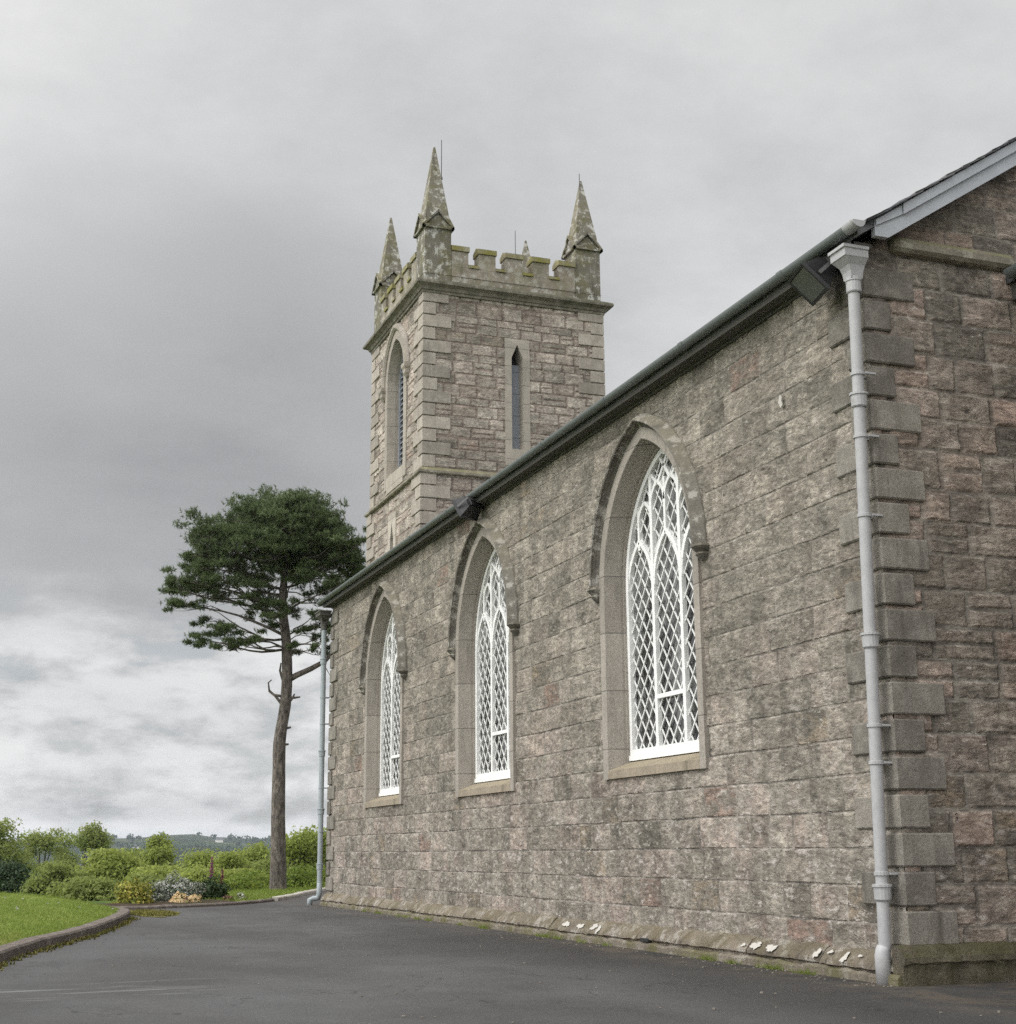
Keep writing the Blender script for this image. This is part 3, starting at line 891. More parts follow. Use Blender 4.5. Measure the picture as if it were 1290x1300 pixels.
def grid_wall(name, mat, parent, fmap, us, vs_, hole, flip):
    U, Vv = np.meshgrid(us, vs_, indexing='ij')
    P_ = fmap(U, Vv).reshape(-1, 3)
    nu, nv = U.shape
    ix = np.arange(nu*nv).reshape(nu, nv)
    F_ = np.stack([ix[:-1, :-1], ix[1:, :-1], ix[1:, 1:], ix[:-1, 1:]], -1).reshape(-1, 4)
    uc = (U[:-1, :-1]+U[1:, 1:]).ravel()/2; vc = (Vv[:-1, :-1]+Vv[1:, 1:]).ravel()/2
    if hole is not None:
        keep = ~hole(uc, vc)
        F_ = F_[keep]
    if flip:
        F_ = F_[:, ::-1]
    used = np.unique(F_)
    remap = np.full(nu*nv, -1); remap[used] = np.arange(len(used))
    me = np_mesh(name, P_[used], remap[F_])
    return link_mesh(name, me, mat, parent, smooth=True)

# nave side wall, finer towards the camera
us = [0.0]
while us[-1] < NL:
    us.append(us[-1] + 0.013 + 0.0009*us[-1])
us = np.array(us); us *= NL/us[-1]
vs1 = np.linspace(-0.05, EZ, 370)
def nave_hole(u, v):
    h = np.zeros(u.shape, bool)
    for yc in WY:
        h |= in_arch(u-yc, v, 1.48+0.06, 1.585)
    return h
grid_wall('nave_wall', M['nave'], church, lambda U, V_: np.stack([np.zeros_like(U), U, V_], -1), us, vs1, nave_hole, True)
# gable wall: rectangle plus triangle, finer near the corner
ug = np.concatenate([np.linspace(0, 1.9, 150), np.linspace(1.95, NW, 60)])
vg = np.linspace(-0.05, 8.0, 560)
def gable_hole(u, v):
    return v > 5.46+0.64*np.minimum(u, NW-u)+0.05
grid_wall('gable_wall', M['gable'], church, lambda U, V_: np.stack([U, np.zeros_like(U), V_], -1), ug, vg, gable_hole, False)
# back and far walls (plain masonry)
mb = MB()
mb.poly([(NW, 0, -0.2), (NW, NL, -0.2), (NW, NL, EZ), (NW, 0, EZ)])
mb.poly([(0, NL, -0.2), (0, NL, EZ), (NW/2, NL, EZ+0.64*NW/2), (NW, NL, EZ), (NW, NL, -0.2)])
mb.build('rear_wall', M['gable'], church)

# roof
mb = MB()
for sgn in (0, 1):
    pr = [(-0.165, 5.475), (NW/2, 5.475+0.64*(NW/2+0.165)), (NW/2, 5.54+0.64*(NW/2+0.165)), (-0.165, 5.54)]
    if sgn:
        pr = [(NW-a, c) for a, c in pr]
    mb.prism([(a, -0.20, c) for a, c in pr], (0, NL+0.4, 0))
roof = mb.build('roof', M['slate'], church)
# slate edge along the verge: uneven courses over the bargeboard
mb = MB()
rng = random.Random(2)
n_s = 26
for i in range(n_s):
    t0 = i*0.16
    x0_ = -0.12+t0; x1_ = x0_+0.24
    zz = lambda xx: 5.636+0.64*xx
    lift = 0.012+rng.uniform(0, 0.008)
    mb.hexa([(x0_, -0.265+rng.uniform(-.012, .012), zz(x0_)+0.018), (x1_, -0.265, zz(x1_)+0.004), (x1_, 0.05, zz(x1_)+0.004), (x0_, 0.05, zz(x0_)+0.018),
             (x0_, -0.265+rng.uniform(-.012, .012), zz(x0_)+0.018+lift), (x1_, -0.265, zz(x1_)+lift), (x1_, 0.05, zz(x1_)+lift), (x0_, 0.05, zz(x0_)+0.018+lift)])
mb.build('verge_slates', M['slate'], roof)
# bargeboard on the gable
mb = MB()
xe = NW/2
lo = lambda x_: 5.50+0.64*(x_-0.118)
hi = lambda x_: 5.632+0.64*x_
mb.prism([(-0.004, -0.205, 5.50), (0.118, -0.205, 5.50), (xe, -0.205, lo(xe)), (xe, -0.205, hi(xe)), (-0.004, -0.205, hi(-0.004))], (0, 0.05, 0))
mb.prism([(NW+0.004, -0.205, 5.50), (NW-0.118, -0.205, 5.50), (xe, -0.205, lo(xe)), (xe, -0.205, hi(xe)), (NW+0.004, -0.205, hi(-0.004))], (0, 0.05, 0))
for a_, c_ in ((0.55, 1.02), (0.52, 0.56)):
    pass
def along(x_, k_):   # height at fraction k of the board
    return lo(max(x_, 0.118))*(1-k_)+hi(x_)*k_
mb.prism([(0.26, -0.235, along(0.26, 0.58)), (xe, -0.235, along(xe, 0.58)), (xe, -0.235, along(xe, 1.0)), (0.26, -0.235, along(0.26, 1.0))], (0, 0.028, 0))
mb.prism([(0.002, -0.222, along(0.002, 0.62)), (0.255, -0.222, along(0.255, 0.60)), (0.255, -0.222, along(0.255, 0.96)), (0.002, -0.222, along(0.002, 0.98))], (0, 0.015, 0))
barge = mb.build('bargeboard', M['barge'], church)
# verge soffit between the wall and the board
mb = MB()
mb.prism([(0.10, -0.152, lo(0.118)+0.02), (xe, -0.152, lo(xe)+0.03), (xe, -0.152, lo(xe)+0.05), (0.10, -0.152, lo(0.118)+0.05)], (0, 0.16, 0))
mb.build('verge_soffit', M['soffit'], church)
# eaves: soffit and wall-head board
mb = MB()
mb.box(-0.16, 0.03, -0.10, NL+0.1, 5.435, 5.475)
mb.box(-0.162, -0.135, -0.10, NL+0.1, 5.43, 5.476)
mb.box(-0.03, 0.02, 0.0, NL, 5.405, 5.434)
mb.build('eaves_board', M['soffit'], church)

# gutter: half round trough with joint collars and a stop end
def half_round(mb, y0, y1, xc, zc_, r_, th=0.012):
    rows_ = []
    for y_ in (y0, y1):
        outp = [(xc+r_*math.cos(a), y_, zc_+r_*math.sin(a)) for a in np.linspace(math.pi, 2*math.pi, 13)]
        inp = [(xc+(r_-th)*math.cos(a), y_, zc_+(r_-th)*math.sin(a)) for a in np.linspace(2*math.pi, math.pi, 13)]
        rows_.append(outp+inp)
    mb.grid(rows_, closed=True, cap=True)
mb = MB()
half_round(mb, -0.30, NL+0.22, -0.223, 5.55, 0.055)
for yy in np.arange(0.75, NL, 1.83):
    half_round(mb, yy, yy+0.08, -0.223, 5.552, 0.062, 0.009)
gut = mb.build('gutter', M['gutter'], church, smooth=False)
mb = MB()
mb.prism([(-0.223+0.056*math.cos(a), -0.306, 5.55+0.056*math.sin(a)) for a in np.linspace(math.pi, 2*math.pi, 14)], (0, -0.012, 0))
half_round(mb, -0.304, -0.16, -0.223, 5.551, 0.060, 0.008)
mb.build('stop_end', M['pipe'], gut)

# downpipes
def lathe_rows(axis_pts_r, n=16):
    return [[(x_+r_*math.cos(2*math.pi*k_/n), y_+r_*math.sin(2*math.pi*k_/n), z_) for k_ in range(n)] for x_, y_, z_, r_ in axis_pts_r]
def downpipe(yt, yb, xc, zb, zt, collars, brackets, boot, hopper_w, mat, far=False):
    ya = lambda z_: yb+(yt-yb)*(z_-zb)/(zt-zb)
    mb = MB()
    if boot == 'straight':
        mb.tube([(xc, ya(z_), z_) for z_ in np.linspace(zt, zb+0.24, 26)], 0.046, 20, cap=False)
    else:
        mb.tube([(xc, ya(z_), z_) for z_ in np.linspace(zt, zb+0.42, 26)], 0.050, 16, cap=False)
    p = mb.build('downpipe', mat, church, smooth=True)
    for zc_ in collars:
        mb = MB()
        y_ = ya(zc_)
        mb.grid(lathe_rows([(xc, y_, zc_-0.115, 0.053), (xc, y_, zc_-0.105, 0.061), (xc, y_, zc_-0.02, 0.064), (xc, y_, zc_-0.018, 0.073), (xc, y_, zc_, 0.073), (xc, y_, zc_+0.004, 0.051)]), closed=True, cap=True)
        mb.build('pipe_collar', mat, p)
    for zc_ in brackets:
        mb = MB()
        y_ = ya(zc_)
        mb.grid(lathe_rows([(xc, y_, zc_-0.014, 0.0515), (xc, y_, zc_-0.012, 0.056), (xc, y_, zc_+0.012, 0.056), (xc, y_, zc_+0.014, 0.0515)]), closed=True, cap=True)
        mb.box(xc+0.035, 0.0, y_-0.062, y_-0.04, zc_-0.008, zc_+0.008)
        mb.box(xc+0.035, 0.0, y_+0.04, y_+0.062, zc_-0.008, zc_+0.008)
        mb.build('pipe_bracket', mat, p)
    mb = MB()
    if boot == 'straight':
        yb_ = ya(zb)
        mb.grid(lathe_rows([(xc-0.02, yb_, zb-0.02, 0.056), (xc-0.02, yb_, zb+0.20, 0.057), (xc-0.012, yb_, zb+0.235, 0.055), (xc, yb_, zb+0.27, 0.051)]), closed=True, cap=True)
    else:
        y0_ = ya(zb+0.42)
        mb.tube([(xc, y0_, zb+0.45), (xc, y0_+0.01, zb+0.22), (xc-0.02, y0_+0.03, zb+0.14), (xc-0.10, y0_+0.06, zb+0.13), (xc-0.155, y0_+0.08, zb+0.11), (xc-0.165, y0_+0.08, zb-0.03)], [0.05, 0.05, 0.052, 0.052, 0.052, 0.05], 12)
    mb.build('boot', mat, p, smooth=True)
    # hopper head
    mb = MB()
    hw = hopper_w/2
    yc_ = ya(zt)
    def ring(x0_, x1_, h, z_, sq=1.0):
        return [(x0_, yc_-h, z_), (x1_, yc_-h, z_), (x1_, yc_+h, z_), (x0_, yc_+h, z_)]
    rows_ = [ring(xc-0.052, xc+0.052, 0.052, zt-0.02), ring(xc-0.058, xc+0.058, 0.058, zt+0.04), ring(xc-0.075, xc+0.07, hw*0.62, zt+0.085), ring(xc-0.12, xc+0.085, hw*0.90, zt+0.135), ring(xc-0.13, xc+0.085, hw*0.95, zt+0.14), ring(xc-0.13, xc+0.085, hw*0.95, zt+0.20), ring(xc-0.145, xc+0.09, hw*1.04, zt+0.205), ring(xc-0.145, xc+0.09, hw*1.04, zt+0.23)]
    mb.grid(rows_, closed=True, cap=True)
    mb.grid(lathe_rows([(xc, yc_, zt-0.13, 0.054), (xc, yc_, zt-0.12, 0.060), (xc, yc_, zt-0.04, 0.060), (xc, yc_, zt-0.035, 0.066), (xc, yc_, zt-0.005, 0.066), (xc, yc_, zt, 0.05)]), closed=True, cap=True)
    mb.build('hopper_head', M['soffit'] if far else mat, p)  # far hopper takes a dark material to carry the shade it hangs in
    return p
downpipe(-0.045, 0.125, -0.125, -0.125, 5.19, [4.245, 2.385, 0.565], [4.40, 3.90, 3.28, 1.70, 1.43, 0.64], 'straight', 0.215, M['pipe'])
M['pipe_far'] = paint_mat('blue_grey_pipe_paint', (0.29, 0.325, 0.34), 0.45, 0.25, (0.2, 0.23, 0.23))
downpipe(18.02, 17.93, -0.13, -0.14, 5.13, [4.45, 2.70, 1.62, 0.62], [3.7, 3.2, 2.0, 1.2], 'shoe', 0.42, M['pipe_far'], far=True)

# quoins of the near corner and of the far corner
CH = 0.274
def quoins(name, mat, parent, cx, cy, sx, sy, z0, n, la, lb, sa, sb, proud, ch=CH, gap=0.030, first=0, bev=0.007, var=0.03, seed=1):
    """blocks at corner (cx,cy); sx, sy = direction into the wall along x and y; even courses long on x"""
    mb = MB()
    rg = random.Random(seed)
    for k_ in range(n):
        lx, ly = (la, sb) if (k_+first) % 2 == 0 else (sa, lb)
        lx += rg.uniform(-var, var); ly += rg.uniform(-var, var)
        z_ = z0+k_*ch
        xs_ = sorted((cx-sx*proud, cx+sx*lx)); ys_ = sorted((cy-sy*proud, cy+sy*ly))
        mb.box(xs_[0], xs_[1], ys_[0], ys_[1], z_+gap, z_+ch-0.004, bev)
    return mb.build(name, mat, parent)
quoins('quoins', M['quoin'], church, 0, 0, 1, 1, 0.107-0.0, 19, 0.44, 0.53, 0.235, 0.26, 0.026, first=0, bev=0.012)
quoins('quoins', M['quoin'], church, 0, NL, 1, -1, 0.107, 19, 0.44, 0.50, 0.23, 0.20, 0.03, first=1, seed=4)

# plinth along the side wall and round the gable
mb = MB()
def plinth_run(mb, pts, prof, nseg):
    """pts 2D path, outward = right-hand normal; prof list of (out,z)"""
    rows_ = []
    for p, nrm in pts:
        rows_.append([(p[0]+nrm[0]*o_, p[1]+nrm[1]*o_, z_) for o_, z_ in prof])
    mb.grid(rows_, closed=True, cap=True)
rg = random.Random(9)
prof = [(-0.05, -0.4), (-0.05, 0.095), (0.015, 0.095), (0.05, 0.07), (0.115, -0.005), (0.122, -0.03), (0.095, -0.045), (0.095, -0.4)]
yy = 0.0
while yy < NL-0.05:
    ln = min(rg.uniform(0.75, 1.35), NL-yy)
    j1, j2 = rg.uniform(-.006, .006), rg.uniform(-.008, .008)
    ns_ = 14
    rows_ = []
    for q_ in range(ns_+1):
        yq_ = yy+0.004+(ln-0.008)*q_/ns_
        e_ = 0.012 if q_ in (0, ns_) else 0.0
        rows_.append([(-(o_+((rg.uniform(-.006, .006)+j1-e_) if o_ > 0 else 0)), yq_, z_+((rg.uniform(-.005, .005)+j2-e_*0.6) if z_ > -0.3 else 0)) for o_, z_ in prof])
    mb.grid(rows_, closed=True, cap=True)
    yy += ln
mb.build('plinth', M['plinth'], church)
mb = MB()
profg = [(-0.05, -0.4), (-0.05, 0.150), (0.03, 0.150), (0.075, 0.12), (0.100, 0.07), (0.105, 0.03), (0.088, 0.012), (0.080, -0.02), (0.095, -0.4)]
xx = 0.0
first = True
while xx < NW:
    ln = min(rg.uniform(0.7, 1.1), NW-xx)
    a0 = xx-(0.115 if first else -0.004)
    ns_ = 14
    rows_ = []
    j0 = rg.uniform(-.012, .012)
    for q_ in range(ns_+1):
        xq_ = a0+(xx+ln-0.004-a0)*q_/ns_
        e_ = 0.014 if q_ in (0, ns_) else 0.0
        rows_.append([(xq_, -(o_+((rg.uniform(-.007, .007)+j0-e_) if o_ > 0 else 0)), z_+((rg.uniform(-.006, .006)-e_*0.6) if z_ > -0.3 else 0)) for o_, z_ in profg])
    mb.grid(rows_, closed=True, cap=True)
    first = False
    xx += ln
mb.build('plinth', M['gplinth'], church)
# rough footing below the plinth, standing a little proud
rows_ = []
nseg = 160
rgn = np.random.RandomState(4)
for i_ in range(nseg+1):
    y_ = -0.05+(NL+0.05)*i_/nseg
    o_ = 0.135+rgn.uniform(-0.014, 0.014)
    zt_ = -0.055+rgn.uniform(-0.012, 0.010)
    rows_.append([(-0.02, y_, -0.4), (-0.02, y_, zt_), (-o_+0.02, y_, zt_), (-o_, y_, zt_-0.02), (-o_-0.02, y_, -0.4)])
mb = MB()
mb.grid(rows_, closed=True, cap=True)
mb.build('footing', M['footing'], church)

mb = MB()
mb.box(-0.128, -0.05, 4.02, 4.20, -0.046, -0.012, 0.004)
mb.build('vent', M['void'], church)
# string course on the gable
mb = MB()
pf = [(0.03, 5.47), (-0.05, 5.475), (-0.085, 5.50), (-0.09, 5.555), (-0.05, 5.60), (0.03, 5.62)]
rows_ = []
for i_, x_ in enumerate([0.262, 0.275, 0.32, 0.45, 0.85, 1.43]):
    k_ = (0.35, 0.7, 1, 1, 1, 1)[i_]
    rows_.append([(x_, a_*k_ if a_ < 0 else a_, 5.54+(c_-5.54)*k_) for a_, c_ in pf])
mb.grid(rows_, closed=True, cap=True)
mb.build('string_course', M['string'], church)

# chancel: lower block continuing from the gable, out of frame but for its gutter end
mb = MB()
CX0, CX1 = 1.66, 5.74
mb.poly([(CX0, 0.0, -0.2), (CX0, -4.5, -0.2), (CX0, -4.5, 5.30), (CX0, 0, 5.30)])
mb.poly([(CX0, -4.5, -0.2), (CX1, -4.5, -0.2), (CX1, -4.5, 5.3), (3.7, -4.5, 6.6), (CX0, -4.5, 5.3)])
mb.poly([(CX1, -4.5, -0.2), (CX1, 0, -0.2), (CX1, 0, 5.30), (CX1, -4.5, 5.30)])
ch_ = mb.build('chancel', M['gable'], church)
mb = MB()
for sgn in (1, -1):
    a_ = [(3.7-sgn*2.30, 5.36), (3.7, 6.72), (3.7, 6.78), (3.7-sgn*2.30, 5.42)]
    mb.prism([(p, -4.7, z_) for p, z_ in a_], (0, 4.70, 0))
mb.build('chancel_roof', M['slate'], ch_)
mb = MB()
rows_ = []
for y_ in (-4.7, -0.10):
    outp = [(1.36+0.065*math.cos(a), y_, 5.43+0.065*math.sin(a)) for a in np.linspace(math.pi, 2*math.pi, 11)]
    inp = [(1.36+0.053*math.cos(a), y_, 5.43+0.053*math.sin(a)) for a in np.linspace(2*math.pi, math.pi, 11)]
    rows_.append(outp+inp)
mb.grid(rows_, closed=True, cap=True)
mb.build('chancel_gutter', M['gutter'], ch_)
mb = MB()
mb.box(1.44, 1.67, -4.6, -0.01, 5.22, 5.36)
mb.build('chancel_eaves_board', M['soffit'], ch_)

# ------------------------------------------------------------------ windows
FX = 0.225     # plane of the glazing bars
FZ0 = 1.745    # bottom of the frame
FR = 1.42      # arc radius of the frame's outer edge
def clip_line(p0, p1, inside, n=400):
    """sub-segments of p0->p1 (2D) that lie inside"""
    t_ = np.linspace(0, 1, n)
    q_ = np.outer(1-t_, p0)+np.outer(t_, p1)
    ok = inside(q_[:, 0], q_[:, 1])
    segs = []
    start = None
    for i_, o_ in enumerate(ok):
        if o_ and start is None: start = i_
        if (not o_ or i_ == n-1) and start is not None:
            if i_-start > 2: segs.append((q_[start], q_[i_]))
            start = None
    return segs

def window_at(yc):
    loc = (0, yc, 0)
    # white frame
    mb = MB()
    ra = arch_r(FR, 18, FZ0); rb_ = arch_r(FR-0.075, 18, FZ0)
    rows_ = []
    for (y1, z1), (y2, z2) in zip(ra, rb_):
        rows_.append([(FX-0.03, y1, z1), (FX-0.03, y2, z2), (FX+0.05, y2, z2), (FX+0.05, y1, z1)])
    mb.grid(rows_, closed=True, cap=True)
    mb.box(FX-0.045, FX+0.05, -0.965, 0.965, FZ0-0.01, FZ0+0.045)
    mb.box(FX-0.028, FX+0.05, -0.90, 0.90, FZ0+0.045, FZ0+0.105)
    inside = lambda y_, z_: in_arch(y_, z_, FR-0.03, FZ0)
    def vbar(y_, z0_, z1_, w_, dx0=0.024):
        for a_, c_ in clip_line((y_, z0_), (y_, z1_), inside):
            mb.bar((FX+0.01, a_[0], a_[1]), (FX+0.01, c_[0], c_[1]), w_, dx0*2)
    for y_ in (-0.315, 0.315):
        vbar(y_, FZ0+0.05, 5.2, 0.058, 0.030)
    vbar(0.0, 4.03, 4.62, 0.046)
    for y_ in (-0.63, 0.63):
        vbar(y_, 3.95, 5.2, 0.046)
    # heads of the three lights
    def head(cy_, hw_, zs_, zp_, w_, dx0=0.026):
        rise = zp_-zs_
        c_ = (rise*rise-hw_*hw_)/(2*hw_); r_ = hw_+c_
        th = math.acos(c_/r_)
        for sg in (1, -1):
            prev = None
            for i_ in range(9):
                a_ = th*i_/8
                y_ = cy_+sg*(-c_+r_*math.cos(a_)); z_ = zs_+r_*math.sin(a_)
                if prev is not None and inside(np.array([y_]), np.array([z_]))[0]:
                    mb.bar((FX+0.01, prev[0], prev[1]), (FX+0.01, y_, z_), w_, dx0*2)
                prev = (y_, z_)
    for cy_ in (-0.63, 0.0, 0.63):
        head(cy_, 0.30, 3.52, 4.045, 0.052)
    # spandrels closing the space beside the heads
    for sg in (1, -1):
        mb.poly([(FX+0.02, sg*0.315-0.06, 3.93), (FX+0.02, sg*0.315+0.06, 3.93), (FX+0.02, sg*0.315, 3.74)])
    # upper tier: small pointed heads between the verticals
    for cy_ in (-0.1575, 0.1575):
        head(cy_, 0.155, 4.38, 4.60, 0.042)
    for sg in (1, -1):
        head(sg*0.4725, 0.155, 4.22, 4.44, 0.042)
    # two bars crossing below the apex
    for sg in (1, -1):
        for a_, c_ in clip_line((sg*0.1575, 4.58), (-sg*0.25, 5.02), inside):
            mb.bar((FX+0.01, a_[0], a_[1]), (FX+0.01, c_[0], c_[1]), 0.035, 0.04)
        for a_, c_ in clip_line((sg*0.1575, 4.58), (sg*0.6, 4.98), inside):
            mb.bar((FX+0.01, a_[0], a_[1]), (FX+0.01, c_[0], c_[1]), 0.035, 0.04)
    mb.box(FX-0.022, FX+0.04, -0.285, 0.285, 2.33, 2.375)
    win = mb.build('window', M['white'], church, loc)
    # lattice
    mb = MB()
    ins2 = lambda y_, z_: in_arch(y_, z_, FR-0.05, FZ0+0.095)
    s_ = 0.232
    for k_ in range(-30, 31):
        for sg in (1, -1):
            off = k_*s_
            p0 = (-1.0, 3.3+off-sg*1.27); p1 = (1.0, 3.3+off+sg*1.27)
            for a_, c_ in clip_line(p0, p1, ins2, 500):
                mb.bar((FX+0.012+0.004*sg, a_[0], a_[1]), (FX+0.012+0.004*sg, c_[0], c_[1]), 0.0125, 0.012)
    mb.build('glazing_bars', M['white'], win)
    mb = MB()
    pts_ = arch_r(FR-0.02, 18, FZ0)
    mb.poly([(FX+0.030, y_, z_) for y_, z_ in pts_])
    g_ = mb.build('glass', M['glass'], win, fix=False)
    if g_.data.polygons[0].normal.x > 0:
        g_.data.flip_normals()
    # stone surround
    mb = MB()
    pr = [(0.12, 0.06), (0.12, -0.034), (0.005, -0.034), (-0.002, -0.03), (-0.055, 0.135), (-0.058, 0.165), (-0.075, 0.165), (-0.08, 0.32), (0.12, 0.32)]
    lines = [arch_r(1.48+e_, 18, 1.545) for e_, _ in pr]
    rows_ = [[(x_, lines[j_][i_][0], lines[j_][i_][1]) for j_, (_, x_) in enumerate(pr)] for i_ in range(len(lines[0]))]
    mb.grid(rows_, closed=True, cap=True)
    mb.build('surround', M['surround'], win)
    mb = MB()
    mb.hexa([(-0.032, -1.028, 1.548), (0.32, -1.028, 1.548), (0.32, 1.028, 1.548), (-0.032, 1.028, 1.548),
             (-0.032, -1.028, 1.635), (0.32, -1.028, 1.775), (0.32, 1.028, 1.775), (-0.032, 1.028, 1.635)])
    mb.build('sill', M['sill'], win)
    # hood mould
    mb = MB()
    pr = [(0.122, 0.03), (0.122, -0.015), (0.150, -0.020), (0.172, -0.050), (0.178, -0.088), (0.168, -0.118), (0.180, -0.130), (0.196, -0.122), (0.262, -0.020), (0.268, 0.03)]
    lines = [arch_r(1.48+e_, 20) for e_, _ in pr]
    rows_ = [[(x_, lines[j_][i_][0], lines[j_][i_][1]+0.0) for j_, (_, x_) in enumerate(pr)] for i_ in range(len(lines[0]))]
    mb.grid(rows_, closed=True, cap=True)
    mb.build('hood_mould', M['hood'], win)
    for sg in (1, -1):
        mb = MB()
        yc_ = sg*1.235
        rings = [(0.035, 3.475, 0.035), (0.055, 3.50, 0.06), (0.07, 3.53, 0.085), (0.06, 3.55, 0.075), (0.085, 3.575, 0.10), (0.10, 3.60, 0.125), (0.085, 3.625, 0.11)]
        rows_ = []
        for h_, z_, d_ in rings:
            rows_.append([(0.02, yc_-h_, z_), (-d_*0.7, yc_-h_, z_), (-d_, yc_-h_*0.5, z_), (-d_, yc_+h_*0.5, z_), (-d_*0.7, yc_+h_, z_), (0.02, yc_+h_, z_)])
        mb.grid(rows_, closed=True, cap=True)
        mb.build('label_stop', M['hood'], win)
    return win
w0 = window_at(WY[0])
for yc in WY[1:]:
    c = w0.copy(); COL.objects.link(c); c.parent = church; c.location = (0, yc, 0)
    for ch in list(w0.children):
        d_ = ch.copy(); COL.objects.link(d_); d_.parent = c

# lichen blotches on plinth and wall
def blotch(mb, x_, y_, z_, ry, rz, seed, tilt=0.0):
    rg_ = random.Random(seed)
    n_ = 40
    ph = [rg_.uniform(0, 6.28) for _ in range(3)]
    pts_ = []
    for i_ in range(n_):
        a_ = 2*math.pi*i_/n_
        k_ = 1+0.22*math.sin(2*a_+ph[0])+0.16*math.sin(3*a_+ph[1])+0.12*math.sin(5*a_+ph[2])+0.09*math.sin(9*a_+ph[0]*2)+rg_.uniform(-.10, .10)
        dy_ = ry*k_*math.cos(a_); dz_ = rz*k_*math.sin(a_)
        pts_.append((x_-dz_*tilt*-1.0 if tilt else x_, y_+dy_, z_+dz_))
    mb.prism(pts_, (-0.004, 0, 0))
for i_, (y_, z_, ry, rz) in enumerate([(6.14, 0.035, .075, .028), (5.74, 0.03, .07, .025), (5.38, 0.04, .07, .026), (5.24, 0.02, .04, .030), (2.02, 0.035, .065, .030), (1.76, 0.03, .062, .030), (1.07, 0.03, .035, .032), (0.68, 0.022, .034, .032), (0.90, 0.05, .03, .012), (2.22, 0.03, .03, .014), (0.50, 0.045, .02, .010)]):
    mb = MB()
    blotch(mb, -0.0895-(0.035-z_)*0.85, y_, z_, ry, rz, i_+3, tilt=0.867)
    mb.build('lichen_patch', M['lichen'], church)
mb = MB()
blotch(mb, -0.028, 1.275, 4.58, 0.033, 0.045, 77)
mb.build('lichen_patch', M['lichen'], church)

# ------------------------------------------------------------------ tower
TX, TY, TS = 1.70, 17.544, 4.0
TZ0, TSTR, TCOR = 4.8, 8.20, 12.10
ty_ax, tx_ax = TY+TS/2, TX+TS/2
A2, SP2 = 0.55, 10.83
def tarch(rad, n=14, zb=None):
    th = math.acos(0.30/rad)
    left = [(-0.30+rad*math.cos(th*i_/n), SP2+rad*math.sin(th*i_/n)) for i_ in range(n+1)]
    p = [(-a, c) for a, c in left[:-1]] + left[::-1]
    if zb is not None:
        p = [(p[0][0], zb)]+p+[(p[-1][0], zb)]
    return p
BR = 0.93   # belfry opening: half width .63
def hole_s(u, v):   # south face: belfry window, small slit below the string
    y_ = np.abs(u-ty_ax)
    bel = (v > 8.72) & np.where(v < SP2, y_ < BR+0.10-0.30, (y_+0.30)**2+(v-SP2)**2 < (BR+0.10)**2)
    sl = (v > 6.0) & (v < 7.66) & (y_ < 0.22)
    return bel | sl
def hole_e(u, v):
    x_ = np.abs(u-3.735)
    return (v > 8.45) & (v < 11.22) & (x_ < 0.24)
ut = np.linspace(0, TS, 150); vt = np.linspace(TZ0, TCOR+0.05, 300)
V1 = []
def tmap_s(U, V_):
    return np.stack([np.where(V_ < TSTR, TX-0.05, TX), U, V_], -1)
def tmap_e(U, V_):
    return np.stack([U, np.where(V_ < TSTR, TY-0.05, TY), V_], -1)
tower = grid_wall('tower', M['tower'], church, tmap_s, TY+ut, vt, hole_s, True)
grid_wall('tower_east_face', M['tower'], tower, tmap_e, TX+ut, vt, hole_e, False)
mb = MB()
mb.poly([(TX+TS, TY, TZ0), (TX+TS, TY+TS, TZ0), (TX+TS, TY+TS, TCOR), (TX+TS, TY, TCOR)])
mb.poly([(TX+TS, TY+TS, TZ0), (TX, TY+TS, TZ0), (TX, TY+TS, TCOR), (TX+TS, TY+TS, TCOR)])
mb.poly([(TX, TY, 12.5), (TX+TS, TY, 12.5), (TX+TS, TY+TS, 12.5), (TX, TY+TS, 12.5)])
mb.box(TX+0.02, TX+TS-0.02, NL+0.05, TY+TS-0.02, -0.3, TZ0)
mb.build('tower_rear_faces', M['tower'], tower)
# quoins
nq = 14
for (cx_, cy_, sx_, sy_, fi, sd) in ((TX, TY, 1, 1, 0, 1), (TX+TS, TY, -1, 1, 0, 2), (TX, TY+TS, 1, -1, 1, 3)):
    quoins('tower_quoins', M['quoin_t'], tower, cx_, cy_, sx_, sy_, TSTR+0.10, nq, 0.56, 0.62, 0.27, 0.31, 0.03, ch=0.2715, gap=0.022, first=fi+1, bev=0.006, seed=sd)
    quoins('tower_quoins', M['quoin_t'], tower, cx_-0.05*sx_, cy_-0.05*sy_, sx_, sy_, TSTR-12*0.2715, 12, 0.58, 0.62, 0.29, 0.31, 0.03, ch=0.2715, gap=0.022, first=fi, bev=0.006, seed=sd+5)
# square rings: string and cornice
def ring_mould(name, prof_, mat):
    mb_ = MB()
    rows__ = []
    for o_, z_ in prof_:
        rows__.append([(TX-o_, TY-o_, z_), (TX+TS+o_, TY-o_, z_), (TX+TS+o_, TY+TS+o_, z_), (TX-o_, TY+TS+o_, z_)])
    mb_.grid(rows__, closed=True, cap=True)
    return mb_.build(name, mat, tower)
ring_mould('string_course', [(0.02, 8.165), (0.10, 8.17), (0.125, 8.19), (0.125, 8.235), (0.03, 8.315), (-0.05, 8.32)], M['string'])
ring_mould('cornice', [(0.0, 12.03), (0.045, 12.035), (0.05, 12.085), (0.075, 12.095), (0.10, 12.15), (0.16, 12.185), (0.195, 12.195), (0.205, 12.235), (0.185, 12.275), (0.04, 12.345), (-0.05, 12.35)], M['cornice'])
